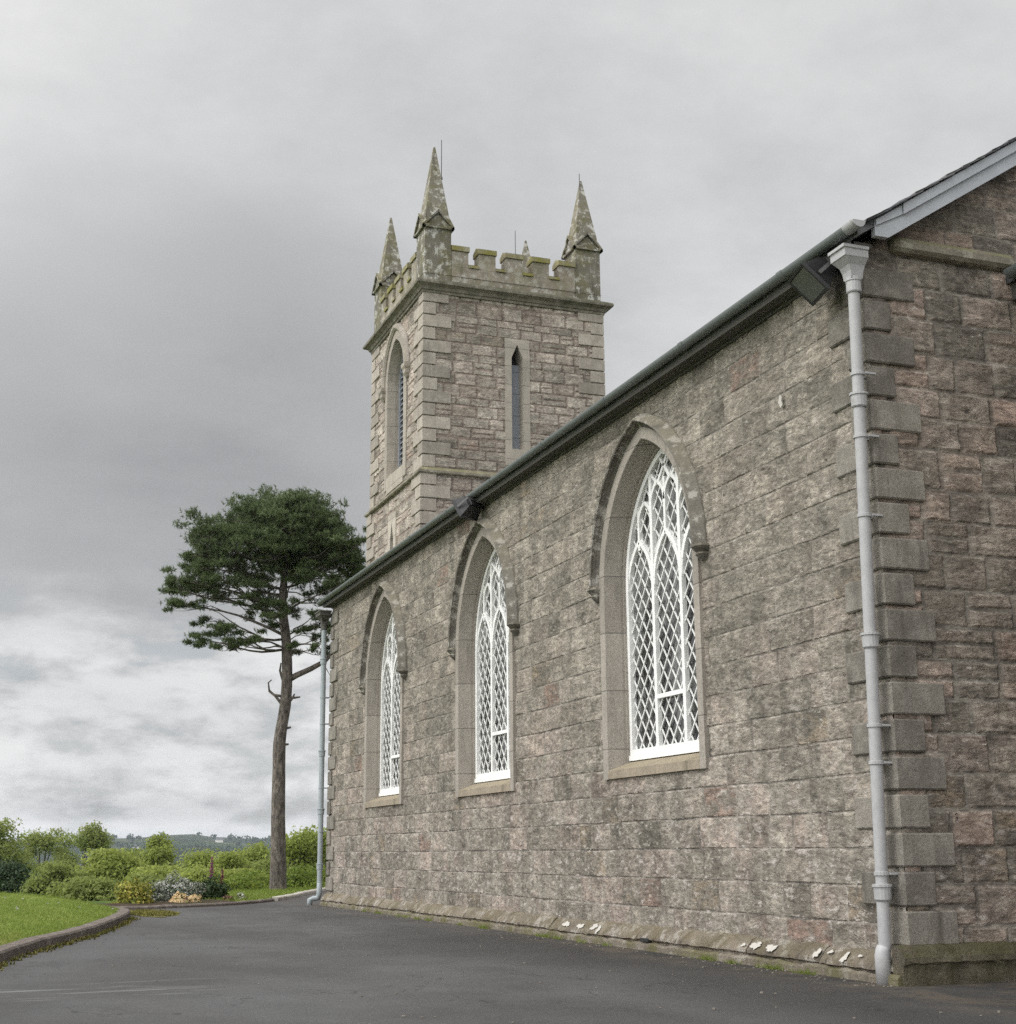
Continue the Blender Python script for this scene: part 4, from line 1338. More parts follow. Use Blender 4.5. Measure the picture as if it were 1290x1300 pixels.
# parapet with merlons
PB = 0.30
CREN, MER = 12.78, 13.06
def para_side(mbw, mbc, o_, d_, n_, L_):
    """o_ start corner, d_ along, n_ inward"""
    o_, d_, n_ = Vector(o_), Vector(d_), Vector(n_)
    def blk(mbx, a_, c_, z0_, z1_, po, pi):
        p = [o_+d_*a_+n_*(-po), o_+d_*c_+n_*(-po), o_+d_*c_+n_*(PB+pi), o_+d_*a_+n_*(PB+pi)]
        mbx.hexa([(q.x, q.y, z0_) for q in p]+[(q.x, q.y, z1_) for q in p])
    def cop(a_, c_, z_):
        p0 = [o_+d_*a_+n_*(-0.035), o_+d_*c_+n_*(-0.035), o_+d_*c_+n_*(PB+0.035), o_+d_*a_+n_*(PB+0.035)]
        r0, r1 = o_+d_*a_+n_*(PB/2), o_+d_*c_+n_*(PB/2)
        mbc = MB()
        hc = 0.105 if z_ > 13 else 0.06
        mbc.hexa([(q.x, q.y, z_) for q in p0]+[(q.x, q.y, z_+hc) for q in p0])
        v_ = [(p0[0].x, p0[0].y, z_+hc+0.002), (p0[1].x, p0[1].y, z_+hc+0.002), (p0[2].x, p0[2].y, z_+hc+0.002), (p0[3].x, p0[3].y, z_+hc+0.002), (r0.x, r0.y, z_+hc+0.07), (r1.x, r1.y, z_+hc+0.07)]
        for q in ((0, 1, 5, 4), (2, 3, 4, 5), (1, 2, 5), (3, 0, 4), (3, 2, 1, 0)):
            mbc.poly([v_[j_] for j_ in q])
        mbc.build('coping', M['coping'], tower)
    a0, a1 = 0.585, L_-0.585
    blk(mbw, a0, a1, 12.33, CREN-0.07, 0, 0)
    nm = 5
    gapw = 0.235
    mw = (a1-a0-gapw*(nm-1))/nm
    for i_ in range(nm):
        s0 = a0+i_*(mw+gapw)
        blk(mbw, s0, s0+mw, CREN-0.068, MER, 0, 0)
        cop(s0-(0.02 if i_ else 0), s0+mw+(0.02 if i_ < nm-1 else 0), MER+0.002)
        if i_ < nm-1:
            cop(s0+mw+0.003, s0+mw+gapw-0.003, CREN-0.066)
mbw, mbc = MB(), None
I_ = 0.015
para_side(mbw, mbc, (TX+I_, TY+I_, 0), (1, 0, 0), (0, 1, 0), TS-2*I_)
para_side(mbw, mbc, (TX+I_, TY+I_, 0), (0, 1, 0), (1, 0, 0), TS-2*I_)
para_side(mbw, mbc, (TX+TS-I_, TY+I_, 0), (0, 1, 0), (-1, 0, 0), TS-2*I_)
para_side(mbw, mbc, (TX+I_, TY+TS-I_, 0), (1, 0, 0), (0, -1, 0), TS-2*I_)
mbw.build('parapet', M['parapet'], tower)
# pinnacles
def pinnacle(cx_, cy_, hgt):
    mb = MB()
    h = 0.292
    mb.box(cx_-h, cx_+h, cy_-h, cy_+h, 12.33, 13.53, 0.008)
    hb = h+0.055
    zb_, zp_ = 13.50, 13.87
    # four gablets as two crossing small roofs
    for ax in (0, 1):
        for sg in (1, -1):
            def P3(a_, out_, z_):
                return (cx_+a_, cy_+sg*out_, z_) if ax == 0 else (cx_+sg*out_, cy_+a_, z_)
            # tympanum
            mb.poly([P3(-h+0.01, h+0.012, zb_+0.05), P3(h-0.01, h+0.012, zb_+0.05), P3(0, h+0.012, zp_-0.05)])
            # raked mouldings
            for s2 in (1, -1):
                a = [P3(s2*hb, hb, zb_), P3(0, hb, zp_), P3(0, h-0.05, zp_), P3(s2*hb, h-0.05, zb_)]
                a2 = [P3(s2*hb, hb, zb_+0.055), P3(0, hb, zp_+0.055), P3(0, h-0.10, zp_+0.055), P3(s2*hb, h-0.10, zb_+0.055)]
                mb.hexa(a+a2)
            mb.poly([P3(-hb, hb-0.005, zb_), P3(hb, hb-0.005, zb_), P3(hb, h-0.02, zb_+0.002), P3(-hb, h-0.02, zb_+0.002)])
            mb.bar(P3(-hb, h+0.02, zb_+0.018), P3(hb, h+0.02, zb_+0.018), 0.036, 0.062, ax=(0, 1, 0) if ax == 0 else (1, 0, 0))
    # spire
    s0 = h+0.005
    top = hgt
    n_ = 5
    rows__ = []
    for i_ in range(n_+1):
        k_ = i_/n_
        r_ = s0*(1-k_)+0.018*k_
        z_ = 13.53+(top-13.53)*k_
        rows__.append([(cx_-r_, cy_-r_, z_), (cx_+r_, cy_-r_, z_), (cx_+r_, cy_+r_, z_), (cx_-r_, cy_+r_, z_)])
    mb.grid(rows__, closed=True, cap=True)
    return mb.build('pinnacle', M['pinnacle'], tower)
pc = 0.30
pinnacle(TX+pc, TY+pc, 15.50)
pinnacle(TX+TS-pc, TY+pc, 15.27)
pinnacle(TX+pc, TY+TS-pc, 15.36)
pinnacle(TX+TS-pc, TY+TS-pc, 15.28)
def rod(x_, y_, z0_, z1_):
    mb_ = MB()
    mb_.tube([(x_, y_, z0_), (x_, y_, z1_)], 0.009, 6)
    mb_.box(x_-0.02, x_+0.02, y_-0.02, y_+0.02, z0_-0.03, z0_+0.03)
    mb_.build('lightning_rod', M['wire'], tower)
rod(2.15, 17.80, 14.78, 15.68)
rod(TX+TS-pc-0.05, TY+pc-0.05, 14.9, 15.42)
rod(5.13, TY+TS-pc, 14.6, 15.50)
# belfry window, south face
def sface(pts2, x_):
    return [(x_, ty_ax+a_, c_) for a_, c_ in pts2]
mb = MB()
pr = [(0.20, 0.05), (0.20, -0.025), (0.0, -0.03), (-0.045, 0.14), (-0.05, 0.45), (0.20, 0.45)]
lines = [tarch(BR+e_, 14, 8.45) for e_, _ in pr]
mb.grid([[(TX+x_, ty_ax+lines[j_][i_][0], lines[j_][i_][1]) for j_, (_, x_) in enumerate(pr)] for i_ in range(len(lines[0]))], closed=True, cap=True)
mb.hexa([(TX-0.03, ty_ax-0.627, 8.35), (TX+0.45, ty_ax-0.627, 8.35), (TX+0.45, ty_ax+0.627, 8.35), (TX-0.03, ty_ax+0.627, 8.35),
         (TX-0.03, ty_ax-0.627, 8.72), (TX+0.45, ty_ax-0.627, 9.16), (TX+0.45, ty_ax+0.627, 9.16), (TX-0.03, ty_ax+0.627, 8.72)])
bw = mb.build('belfry_window', M['tsurround'], tower)
mb = MB()
pr = [(0.20, 0.0), (0.20, -0.05), (0.24, -0.09), (0.30, -0.09), (0.35, -0.03), (0.36, 0.0)]
lines = [tarch(BR+e_, 16) for e_, _ in pr]
mb.grid([[(TX+x_, ty_ax+lines[j_][i_][0], lines[j_][i_][1]) for j_, (_, x_) in enumerate(pr)] for i_ in range(len(lines[0]))], closed=True, cap=True)
for sg in (1, -1):
    yq = ty_ax+sg*0.91
    rows__ = []
    for h_, z_, d_ in [(0.05, SP2-0.28, 0.04), (0.09, SP2-0.20, 0.10), (0.09, SP2-0.12, 0.10), (0.12, SP2-0.07, 0.13), (0.12, SP2+0.01, 0.13)]:
        rows__.append([(TX+0.02, yq-h_, z_), (TX-d_, yq-h_, z_), (TX-d_, yq+h_, z_), (TX+0.02, yq+h_, z_)])
    mb.grid(rows__, closed=True, cap=True)
mb.build('hood_mould', M['tsurround'], bw)
mb = MB()
zz = 9.12
while zz < 11.2:
    hwid = 0.58
    if zz > SP2:
        hwid = max(0.05, math.sqrt(max(0.01, 0.88**2-(zz-SP2)**2))-0.30)
    mb.hexa([(TX+0.235, ty_ax-hwid, zz-0.02), (TX+0.40, ty_ax-hwid, zz+0.10), (TX+0.40, ty_ax+hwid, zz+0.10), (TX+0.235, ty_ax+hwid, zz-0.02),
             (TX+0.235, ty_ax-hwid, zz+0.006), (TX+0.40, ty_ax-hwid, zz+0.126), (TX+0.40, ty_ax+hwid, zz+0.126), (TX+0.235, ty_ax+hwid, zz+0.006)])
    zz += 0.125
fa, fb = tarch(BR-0.045, 12, 8.9), tarch(BR-0.115, 12, 8.9)
mb.grid([[(TX+0.22, ty_ax+a_[0], a_[1]), (TX+0.22, ty_ax+c_[0], c_[1]), (TX+0.42, ty_ax+c_[0], c_[1]), (TX+0.42, ty_ax+a_[0], a_[1])] for a_, c_ in zip(fa, fb)], closed=True, cap=True)
mb.build('louvres', M['louvre'], bw)
mb = MB()
mb.poly(sface(tarch(BR-0.05, 12, 8.4), TX+0.44))
mb.build('recess', M['void'], bw)
# slit windows
def slit_e():
    mb = MB()
    xc_ = 3.735
    ow, iw, zt_, zs_, zb_, ob, ot = 0.275, 0.128, 11.13, 10.83, 8.86, 8.50, 11.25
    y0_, y1_ = TY-0.022, TY+0.30
    # front ring as quads, then reveals
    inner = [(xc_-iw, zb_), (xc_+iw, zb_), (xc_+iw, zs_), (xc_, zt_), (xc_-iw, zs_)]
    outer = [(xc_-ow, ob), (xc_+ow, ob), (xc_+ow, zs_), (xc_+ow, ot), (xc_-ow, ot), (xc_-ow, zs_)]
    for q in ([outer[0], outer[1], inner[1], inner[0]], [outer[1], outer[2], inner[2], inner[1]], [outer[2], outer[3], inner[3], inner[2]],
              [outer[3], outer[4], inner[3]], [outer[4], outer[5], inner[4], inner[3]], [outer[5], outer[0], inner[0], inner[4]]):
        mb.poly([(a_, y0_, c_) for a_, c_ in q])
    for a_, c_ in zip(inner, inner[1:]+inner[:1]):
        mb.poly([(a_[0], y0_, a_[1]), (c_[0], y0_, c_[1]), (xc_+(c_[0]-xc_)*0.86, y1_, c_[1]), (xc_+(a_[0]-xc_)*0.86, y1_, a_[1])])
    oo = [outer[0], outer[1], outer[3], outer[4]]
    for a_, c_ in zip(oo, oo[1:]+oo[:1]):
        mb.poly([(a_[0], y0_, a_[1]), (c_[0], y0_, c_[1]), (c_[0], y0_+0.08, c_[1]), (a_[0], y0_+0.08, a_[1])])
    s_ = mb.build('slit_window', M['tsurround'], tower)
    mb = MB()
    mb.box(xc_-0.115, xc_+0.115, TY+0.20, TY+0.22, zb_, 10.75)
    for zz_ in np.arange(zb_+0.3, 10.7, 0.48):
        mb.box(xc_-0.115, xc_+0.115, TY+0.19, TY+0.199, zz_, zz_+0.012)
    mb.build('slate_panel', M['louvre'], s_)
    mb = MB()
    mb.poly([(xc_-0.14, TY+0.298, zb_-0.1), (xc_+0.14, TY+0.298, zb_-0.1), (xc_+0.14, TY+0.298, zt_+0.05), (xc_-0.14, TY+0.298, zt_+0.05)])
    mb.build('recess', M['void'], s_)
slit_e()
mb = MB()
xq = TX-0.075
iw, zt_, zs_ = 0.125, 7.60, 7.22
for sg in (1, -1):
    mb.prism([(xq, ty_ax+sg*iw, 5.8), (xq, ty_ax+sg*0.30, 5.8), (xq, ty_ax+sg*0.30, 7.80), (xq, ty_ax, 7.80), (xq, ty_ax, zt_), (xq, ty_ax+sg*iw, zs_)], (0.3, 0, 0))
s2 = mb.build('slit_window', M['tsurround'], tower)
mb = MB()
mb.box(TX+0.10, TX+0.12, ty_ax-0.2, ty_ax+0.2, 5.8, 7.7)
mb.build('recess', M['void'], s2)

# ------------------------------------------------------------------ floodlights
def floodlight(loc, label, aim=(-0.72, -0.12, -0.68), sc=1.0):
    root = empty('floodlight', loc, label, 'floodlight', 'floodlights under the eaves')
    aimv = Vector(aim).normalized()
    rightv = aimv.cross(Vector((0, 0, 1))).normalized()
    upv = rightv.cross(aimv)
    def T(a_, b_, c_):   # a right, b up, c along the aim
        return tuple((rightv*a_+upv*b_+aimv*c_)*sc)
    mb = MB()
    rows_ = []
    for hw_, hh_, c_ in ((0.10, 0.06, -0.17), (0.135, 0.09, -0.15), (0.17, 0.13, -0.02), (0.185, 0.145, 0.0), (0.185, 0.145, 0.03), (0.165, 0.125, 0.03), (0.16, 0.12, 0.018)):
        rows_.append([T(-hw_, -hh_, c_), T(hw_, -hh_, c_), T(hw_, hh_, c_), T(-hw_, hh_, c_)])
    mb.grid(rows_, closed=True, cap=True)
    for k_ in range(6):      # cooling ribs
        a_ = -0.10+0.04*k_
        mb.hexa([T(a_, -0.07, -0.195), T(a_+0.008, -0.07, -0.195), T(a_+0.008, 0.07, -0.195), T(a_, 0.07, -0.195), T(a_, -0.085, -0.14), T(a_+0.008, -0.085, -0.14), T(a_+0.008, 0.085, -0.14), T(a_, 0.085, -0.14)])
    mb.build('housing', M['black'], root)
    mb = MB()
    mb.poly([T(-0.16, -0.118, 0.024), T(0.16, -0.118, 0.024), T(0.16, 0.118, 0.024), T(-0.16, 0.118, 0.024)])
    l_ = mb.build('lens', M['lens'], root)
    mb = MB()
    for sg in (1, -1):
        mb.bar(T(sg*0.19, 0, -0.02), T(sg*0.19, -0.01, -0.22), 0.03*sc, 0.008*sc, ax=tuple(rightv))
    mb.bar(T(-0.19, -0.01, -0.22), T(0.19, -0.01, -0.22), 0.03*sc, 0.010*sc, ax=tuple(aimv))
    e0 = Vector(T(0, -0.01, -0.22))
    mb.bar(e0, (-loc[0], e0.y, e0.z+0.02), 0.05*sc, 0.05*sc, ax=(0, 0, 1))
    mb.box(-loc[0]-0.03, -loc[0]-0.002, e0.y-0.06, e0.y+0.06, e0.z-0.05, e0.z+0.09)
    mb.build('bracket', M['wire'], root)
    return root
floodlight((-0.28, 0.33, 5.27), 'black floodlight under the eaves beside the grey hopper head of the near downpipe', aim=(-0.68, 0.16, -0.70), sc=1.02)
floodlight((-0.27, 9.06, 5.36), 'black floodlight under the gutter just above the middle arched window', aim=(-0.45, 0.72, -0.52))

# ------------------------------------------------------------------ vegetation
def quad_cloud(name, C_, size, mat, rs_, parent=None, up=0.0, aspect=0.6, loc=(0, 0, 0), out=None):
    n = len(C_)
    d = rs_.normal(0, 1, (n, 3)); d /= np.linalg.norm(d, axis=1)[:, None]
    nrm = rs_.normal(0, 1, (n, 3))
    if out is not None:
        nrm = nrm*0.6+out
    nrm[:, 2] += up
    nrm /= np.linalg.norm(nrm, axis=1)[:, None]
    a = np.cross(nrm, d); a /= np.linalg.norm(a, axis=1)[:, None]
    b_ = np.cross(nrm, a)
    s = (size*rs_.uniform(0.6, 1.35, n))[:, None]
    V = np.stack([C_-a*s, C_+b_*s*aspect, C_+a*s, C_-b_*s*aspect], 1).reshape(-1, 3)
    return link_mesh(name, np_mesh(name, V, np.arange(4*n).reshape(-1, 4)), mat, parent, loc)

def broadleaf(x, y, ztop, wid, nleaf, mat, seed, label, name='tree', airy=False, lsize=0.11, zbase=None, group='trees beyond the flower bed'):
    zb = float(ground_z(x, y)) if zbase is None else zbase
    H = ztop-zb
    root = empty(name, (x, y, zb), label, 'tree', group)
    rs_ = np.random.RandomState(seed)
    rx = wid/2
    th = H*(0.12 if airy else 0.02)
    cz = th+(H-th)*0.5; rz = (H-th)*0.5
    nb = 34 if airy else 44
    blobs = []
    for i_ in range(nb):
        while True:
            p = rs_.uniform(-1, 1, 3)
            if 0.15 < (p**2).sum() < 1: break
        if airy: p /= (np.linalg.norm(p))**0.5
        taper = 1-0.35*max(0, p[2])
        c = np.array([p[0]*rx*0.86*taper, p[1]*rx*0.86*taper, cz+p[2]*rz*0.86])
        r_ = wid*rs_.uniform(0.08, 0.17)*(0.85 if airy else 1.15)
        blobs.append((c, r_))
    per = nleaf//nb
    Cs, Os = [], []
    for c, r_ in blobs:
        d = rs_.normal(0, 1, (per, 3)); d /= np.linalg.norm(d, axis=1)[:, None]
        rad = r_*(rs_.uniform(0, 1, (per, 1))**0.4)*rs_.uniform(0.8, 1.35, (per, 1))
        Cs.append(c+d*rad*np.array([1.15, 1.15, 0.8])); Os.append(d)
    Cs = np.concatenate(Cs); Os = np.concatenate(Os)
    ok = Cs[:, 2] < H
    quad_cloud('crown', Cs[ok], lsize, mat, rs_, root, up=0.5, out=Os[ok]*0.6)
    mb = MB()
    r0 = max(0.05, H*0.018)
    top = Vector((rs_.uniform(-.1, .1)*wid, rs_.uniform(-.1, .1)*wid, H*0.85))
    mb.tube([(0, 0, -0.3), (top.x*0.2, top.y*0.2, H*0.25), (top.x*0.6, top.y*0.6, H*0.55), tuple(top)], [r0, r0*0.85, r0*0.5, r0*0.12], 7)
    for c, r_ in blobs[::2]:
        hs = max(th*0.7, c[2]*0.6)
        k_ = hs/H
        p0 = Vector((top.x*k_*0.8, top.y*k_*0.8, hs))
        mid_ = (p0+Vector(c))*0.5+Vector((0, 0, -0.06*H*0.2))
        mb.tube([p0, mid_, Vector(c)], [r0*0.38, r0*0.24, r0*0.07], 5)
    mb.build('trunk', M['bark'], root)
    return root

def far(px_az, d):   # point at azimuth (rad) and distance from the view point
    return CAMP.x+d*math.sin(px_az), CAMP.y+d*math.cos(px_az)
def tops(p, k):      # scale a sighting (x,y,z) k times farther
    return CAMP.x+(p[0]-CAMP.x)*k, CAMP.y+(p[1]-CAMP.y)*k, CAMP.z+(p[2]-CAMP.z)*k
TREES = [  # sighting (x, y, top z) at a first distance, width there, how much farther it stands, leaf, airy, leaves, label
    ((-5.42, 46.01, 1.95), 3.0, 1.6, 'leaf_b', False, 9000, 'bushy mid green tree cut by the left edge of the picture'),
    ((-3.25, 52.94, 1.86), 2.7, 1.9, 'leaf_b', True, 8000, 'airy tree left of its taller twin above the light green bushes'),
    ((-1.95, 50.86, 1.98), 2.7, 1.9, 'leaf_b', True, 8000, 'airy tree with thin branches, standing right of a similar tree on the skyline'),
    ((-4.84, 39.0, 0.60), 2.3, 1.45, 'leaf_d', False, 7000, 'dark green bush behind the lawn at far left'),
    ((-3.65, 35.94, 0.42), 1.9, 1.35, 'leaf_b', False, 8000, 'rounded mid green bush between the dark bush and the yellow shrub'),
    ((-2.56, 32.85, 0.75), 2.3, 1.5, 'leaf_a', False, 12000, 'broad light green willow bush above the yellow shrub'),
    ((0.06, 42.62, 1.38), 2.1, 1.6, 'leaf_a', False, 10000, 'light green tree with a pointed top below the hill'),
    ((-1.5, 30.78, 0.42), 1.7, 1.3, 'leaf_a', False, 8000, 'light green bush directly behind the white flowering shrub'),
    ((1.05, 40.47, 0.78), 2.6, 1.6, 'leaf_a', False, 9000, 'light green bush with a level top right of the pointed tree'),
    ((1.28, 36.38, 0.66), 2.5, 1.5, 'leaf_a', False, 9000, 'light green bush behind the foxglove spire'),
    ((2.72, 40.17, 0.98), 2.1, 1.6, 'leaf_a', False, 10000, 'light green tree just left of the pine trunk'),
    ((3.35, 34.3, 1.72), 2.2, 1.6, 'leaf_a', False, 10000, 'tall feathery light green tree between the pine trunk and the church'),
    ((2.35, 34.18, 0.55), 1.6, 1.3, 'leaf_b', False, 6000, 'low mid green bush behind the foot of the pine'),
    ((4.66, 37.74, 1.30), 2.0, 1.6, 'leaf_a', False, 7000, 'light green tree partly hidden by the far church corner'),
    ((-0.6, 28.65, 0.22), 1.7, 1.25, 'leaf_a', False, 7000, 'low green bush behind the dark leaved shrub and the foxglove'),
    ((0.35, 28.46, 0.20), 1.6, 1.25, 'leaf_a', False, 7000, 'low light green bush between the foxglove and the pine trunk'),
    ((-4.1, 45.0, 0.75), 2.6, 1.7, 'leaf_b', False, 8000, 'mid green thicket under the pair of airy trees'),
    ((-0.9, 44.0, 0.80), 3.0, 1.7, 'leaf_b', False, 9000, 'mid green tree filling the gap between the airy tree and the pointed tree'),
    ((-3.2, 30.0, 0.05), 1.8, 1.2, 'leaf_b', False, 7000, 'low green bush just behind the tip of the lawn'),
    ((-2.0, 28.0, 0.10), 1.5, 1.2, 'leaf_b', False, 7000, 'low green bush close behind the yellow variegated shrub'),
]
for i_, (p, wd, k_, mt, airy, nl, lab) in enumerate(TREES):
    x_, y_, z_ = tops(p, k_)
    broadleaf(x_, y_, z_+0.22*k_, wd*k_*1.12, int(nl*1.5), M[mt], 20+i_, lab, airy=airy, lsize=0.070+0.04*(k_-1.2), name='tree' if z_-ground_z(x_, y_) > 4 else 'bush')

# the pine
def pine():
    B = Vector((0.914, 26.89, -0.10))
    root = empty('pine_tree', B, 'tall pine with a bare leaning trunk and wide dark crown beside the church corner', 'tree')
    rs_ = np.random.RandomState(11)
    pth = [(0, 0, -0.25), (0.0, 0, 0.0), (-0.03, 0, 1.2), (-0.05, 0.02, 2.4), (-0.06, 0.03, 3.6), (0.05, 0, 4.5), (0.07, -0.02, 5.3), (0.03, 0, 6.2), (-0.09, 0, 7.0), (-0.06, 0.02, 7.8), (-0.02, 0, 8.6), (-0.12, 0, 9.5)]
    rad = [0.24, 0.20, 0.175, 0.165, 0.158, 0.142, 0.135, 0.125, 0.115, 0.09, 0.06, 0.02]
    pth = resample(pth, 0.25); rad = np.interp(np.linspace(0, 1, len(pth)), np.linspace(0, 1, len(rad)), rad)
    mb = MB()
    rows_ = []
    for (px_, py_, pz_), r_ in zip(pth, rad):
        rows_.append([(px_+r_*(1+0.05*math.sin(5*a+pz_*3)+rs_.uniform(-.03, .03))*math.cos(a), py_+r_*(1+0.05*math.sin(5*a+pz_*3))*math.sin(a), pz_) for a in np.linspace(0, 2*math.pi, 16, endpoint=False)])
    mb.grid(rows_, closed=True, cap=True)
    def tr_at(z_):
        return Vector((float(np.interp(z_, pth[:, 2], pth[:, 0])), float(np.interp(z_, pth[:, 2], pth[:, 1])), z_))
    mb.build('trunk', M['bark_pine'], root, smooth=True)
    # crown pads: (x, z, rx, rz) as seen along the view, plus spread in depth
    pads = [(-0.15, 9.75, 1.0, .38), (0.55, 9.55, .75, .36), (-0.65, 9.45, .7, .34), (1.05, 9.2, .62, .36), (-1.25, 9.15, .65, .30), (0.0, 9.1, 1.0, .45),
            (1.3, 8.7, .55, .32), (0.6, 8.75, .8, .38), (-0.9, 8.65, .85, .36), (-1.95, 8.72, .55, .24), (-2.15, 8.35, .45, .22), (-0.1, 8.35, .9, .36),
            (1.35, 8.2, .6, .3), (1.85, 8.05, .45, .2), (-1.35, 8.15, .7, .28), (-2.35, 7.78, .55, .22), (-2.75, 7.6, .4, .16), (-1.7, 7.65, .6, .2), (-0.75, 7.72, .7, .25),
            (0.55, 7.75, .7, .26), (1.3, 7.55, .5, .2), (-2.5, 7.12, .5, .17), (-1.9, 6.95, .4, .14), (-0.75, 7.1, .55, .18), (0.3, 7.15, .5, .16), (-0.35, 6.85, .45, .15),
            (-1.6, 6.42, .55, .15), (-2.1, 6.2, .45, .13), (-1.0, 6.3, .5, .14), (-1.3, 6.05, .4, .11), (0.85, 6.75, .55, .18), (0.55, 6.35, .35, .13), (1.15, 6.3, .35, .12), (0.15, 6.02, .22, .08), (0.95, 6.0, .25, .08), (-1.9, 8.0, .5, .16), (-1.75, 8.98, .3, .16), (1.75, 8.45, .35, .2)]
    dirx = Vector((math.cos(0.28), -math.sin(0.28), 0)); diry = Vector((math.sin(0.28), math.cos(0.28), 0))
    P_, FIRST = [], []
    rg_ = random.Random(8)
    for (a, z_, rx, rz) in pads:
        half = math.sqrt(max(0.05, 1-(abs(a)/2.95)**2))*2.1*(0.6 if z_ > 9.3 else 1.0)*(0.75 if z_ < 6.6 else 1)
        k_ = 5 if z_ > 8.3 else (3 if z_ > 7.3 else 2)
        for j_ in range(k_):
            FIRST.append(j_ == 0)
            dep = half*(-0.9+1.8*(j_+rg_.uniform(0.2, 0.8))/k_)
            P_.append((a*(1.07 if a < -1 else 1.0)+rg_.uniform(-.16, .16), dep, z_+rg_.uniform(-.14, .10)-0.07*abs(dep), rx*rg_.uniform(.6, .9), rz*rg_.uniform(.75, 1.05)))
    # limbs to pads: one main limb per tier, lesser ones forking off it
    mb = MB()
    main = None
    for idx, (a, dep, z_, rx, rz) in enumerate(P_):
        tgt = dirx*a+diry*dep+Vector((0, 0, z_-rz*0.3))
        if FIRST[idx] or main is None:
            zs = min(max(5.95, z_-0.15-0.24*math.hypot(a, dep)+rg_.uniform(-.2, .2)), 9.2)
            p0 = tr_at(zs)
            L_ = (tgt-p0).length
            r_ = 0.014+0.010*L_
            n_ = 7
            path = []
            w1, w2 = rg_.uniform(-.12, .12), rg_.uniform(-.16, .16)
            for i_ in range(n_+1):
                k_ = i_/n_
                q_ = p0.lerp(tgt, k_)+Vector((rg_.uniform(-.05, .05), rg_.uniform(-.05, .05), math.sin(k_*math.pi)*w1*L_+math.sin(k_*2*math.pi)*w2*L_*0.5))*(1 if 0 < i_ < n_ else 0)
                path.append(q_)
            mb.tube(path, [r_*(1-0.85*i_/n_) for i_ in range(n_+1)], 6)
            main = path
        else:
            s0_ = main[rg_.choice([2, 3, 4])]
            L_ = (tgt-s0_).length
            r_ = 0.008+0.006*L_
            path = [s0_, s0_.lerp(tgt, .35)+Vector((rg_.uniform(-.1, .1), rg_.uniform(-.1, .1), rg_.uniform(-.10, .12))), s0_.lerp(tgt, .7)+Vector((rg_.uniform(-.1, .1), rg_.uniform(-.1, .1), rg_.uniform(-.08, .08))), tgt]
            mb.tube(path, [r_, r_*.75, r_*.5, r_*.2], 5)
        for _ in range(7):
            e_ = tgt+Vector((rg_.uniform(-rx, rx), rg_.uniform(-rx, rx), rg_.uniform(-rz*.6, rz*0.8)))
            s_ = path[-2].lerp(tgt, rg_.uniform(0, .8))
            mb.tube([s_, s_.lerp(e_, .5)+Vector((0, 0, rg_.uniform(-.06, .04))), e_], [0.009, 0.006, 0.003], 4)
    mb.build('limbs', M['bark_pine'], root, smooth=True)
    # the long bare limb on the right and dead snags
    mb = MB()
    p0 = tr_at(5.15)
    mb.tube([p0, p0+dirx*0.25+Vector((0, 0, .14)), p0+dirx*0.6+Vector((0, 0, .30)), p0+dirx*0.95+Vector((0, 0, .50)), p0+dirx*1.25+Vector((0, 0, .85)), p0+dirx*1.5+Vector((0, 0, 1.2))], [.085, .075, .068, .058, .045, .02], 9)
    mb.tube([p0+dirx*0.85+Vector((0, 0, .42)), p0+dirx*1.0+Vector((0, .05, .30)), p0+dirx*1.1+Vector((0, .05, .12))], [.02, .012, .004], 5)
    mb.build('bare_limb', M['bark_pine'], root, smooth=True)
    mb = MB()
    for (z_, sg, pts_) in ((4.55, -1, [(0, 0), (.18, .22), (.33, .33), (.36, .55), (.28, .62)]), (4.75, -1, [(0, 0), (.22, .04), (.34, .16)]), (5.1, -1, [(0, 0), (.10, .3), (.08, .5)]), (4.72, 1, [(0, 0), (.15, .0), (.28, .02)]), (3.95, 1, [(0, 0), (.16, .03)]), (4.6, 1, [(0, 0), (.10, .12), (.14, .22)]), (3.55, 1, [(0, 0), (.15, 0.01)])):
        p0 = tr_at(z_)
        L_ = [p0+dirx*(sg*(a_+0.08))+Vector((0, 0, c_)) for a_, c_ in pts_]
        n_ = len(L_)
        mb = MB()
        mb.tube([p0]+L_, [0.04]+[0.034*(1-i_/n_)+0.006 for i_ in range(n_)], 6)
        mb.build('dead_branch', M['bark_pine'], root, smooth=True)
    # needle tufts
    C_, O_ = [], []
    for (a, dep, z_, rx, rz) in P_:
        nt = int(470*rx*(rz+0.14)/0.35*0.62)+16
        u_ = rs_.normal(0, 1, (nt, 3)); u_ /= np.linalg.norm(u_, axis=1)[:, None]
        rr_ = rs_.uniform(0.25, 1.05, (nt, 1))**0.6
        u_ = u_*rr_
        u_[:, 2] = np.where(u_[:, 2] < 0, u_[:, 2]*0.5, u_[:, 2])
        # ragged clustering
        cl = rs_.normal(0, 1, (max(4, nt//20), 3))*0.62
        own = cl[rs_.randint(0, len(cl), nt)]
        u_ = 0.18*u_+0.88*(own+rs_.normal(0, 0.22, (nt, 3))*np.array([1.1, 1.1, 0.6]))
        base_ = np.array(dirx)*a+np.array(diry)*dep+np.array([0, 0, z_])
        C_.append(base_+u_[:, :1]*rx*np.array(dirx)+u_[:, 1:2]*rx*np.array(diry)+u_[:, 2:]*rz*np.array([0, 0, 1.0]))
        O_.append(u_)
    C_ = np.concatenate(C_)
    n = len(C_); kn = 13
    ax_ = rs_.normal(0, 0.5, (n, 3))+np.array([0, 0, 0.75]); ax_ /= np.linalg.norm(ax_, axis=1)[:, None]
    ax_ = np.repeat(ax_, kn, 0)
    d = rs_.normal(0, 1, (n*kn, 3)); d /= np.linalg.norm(d, axis=1)[:, None]
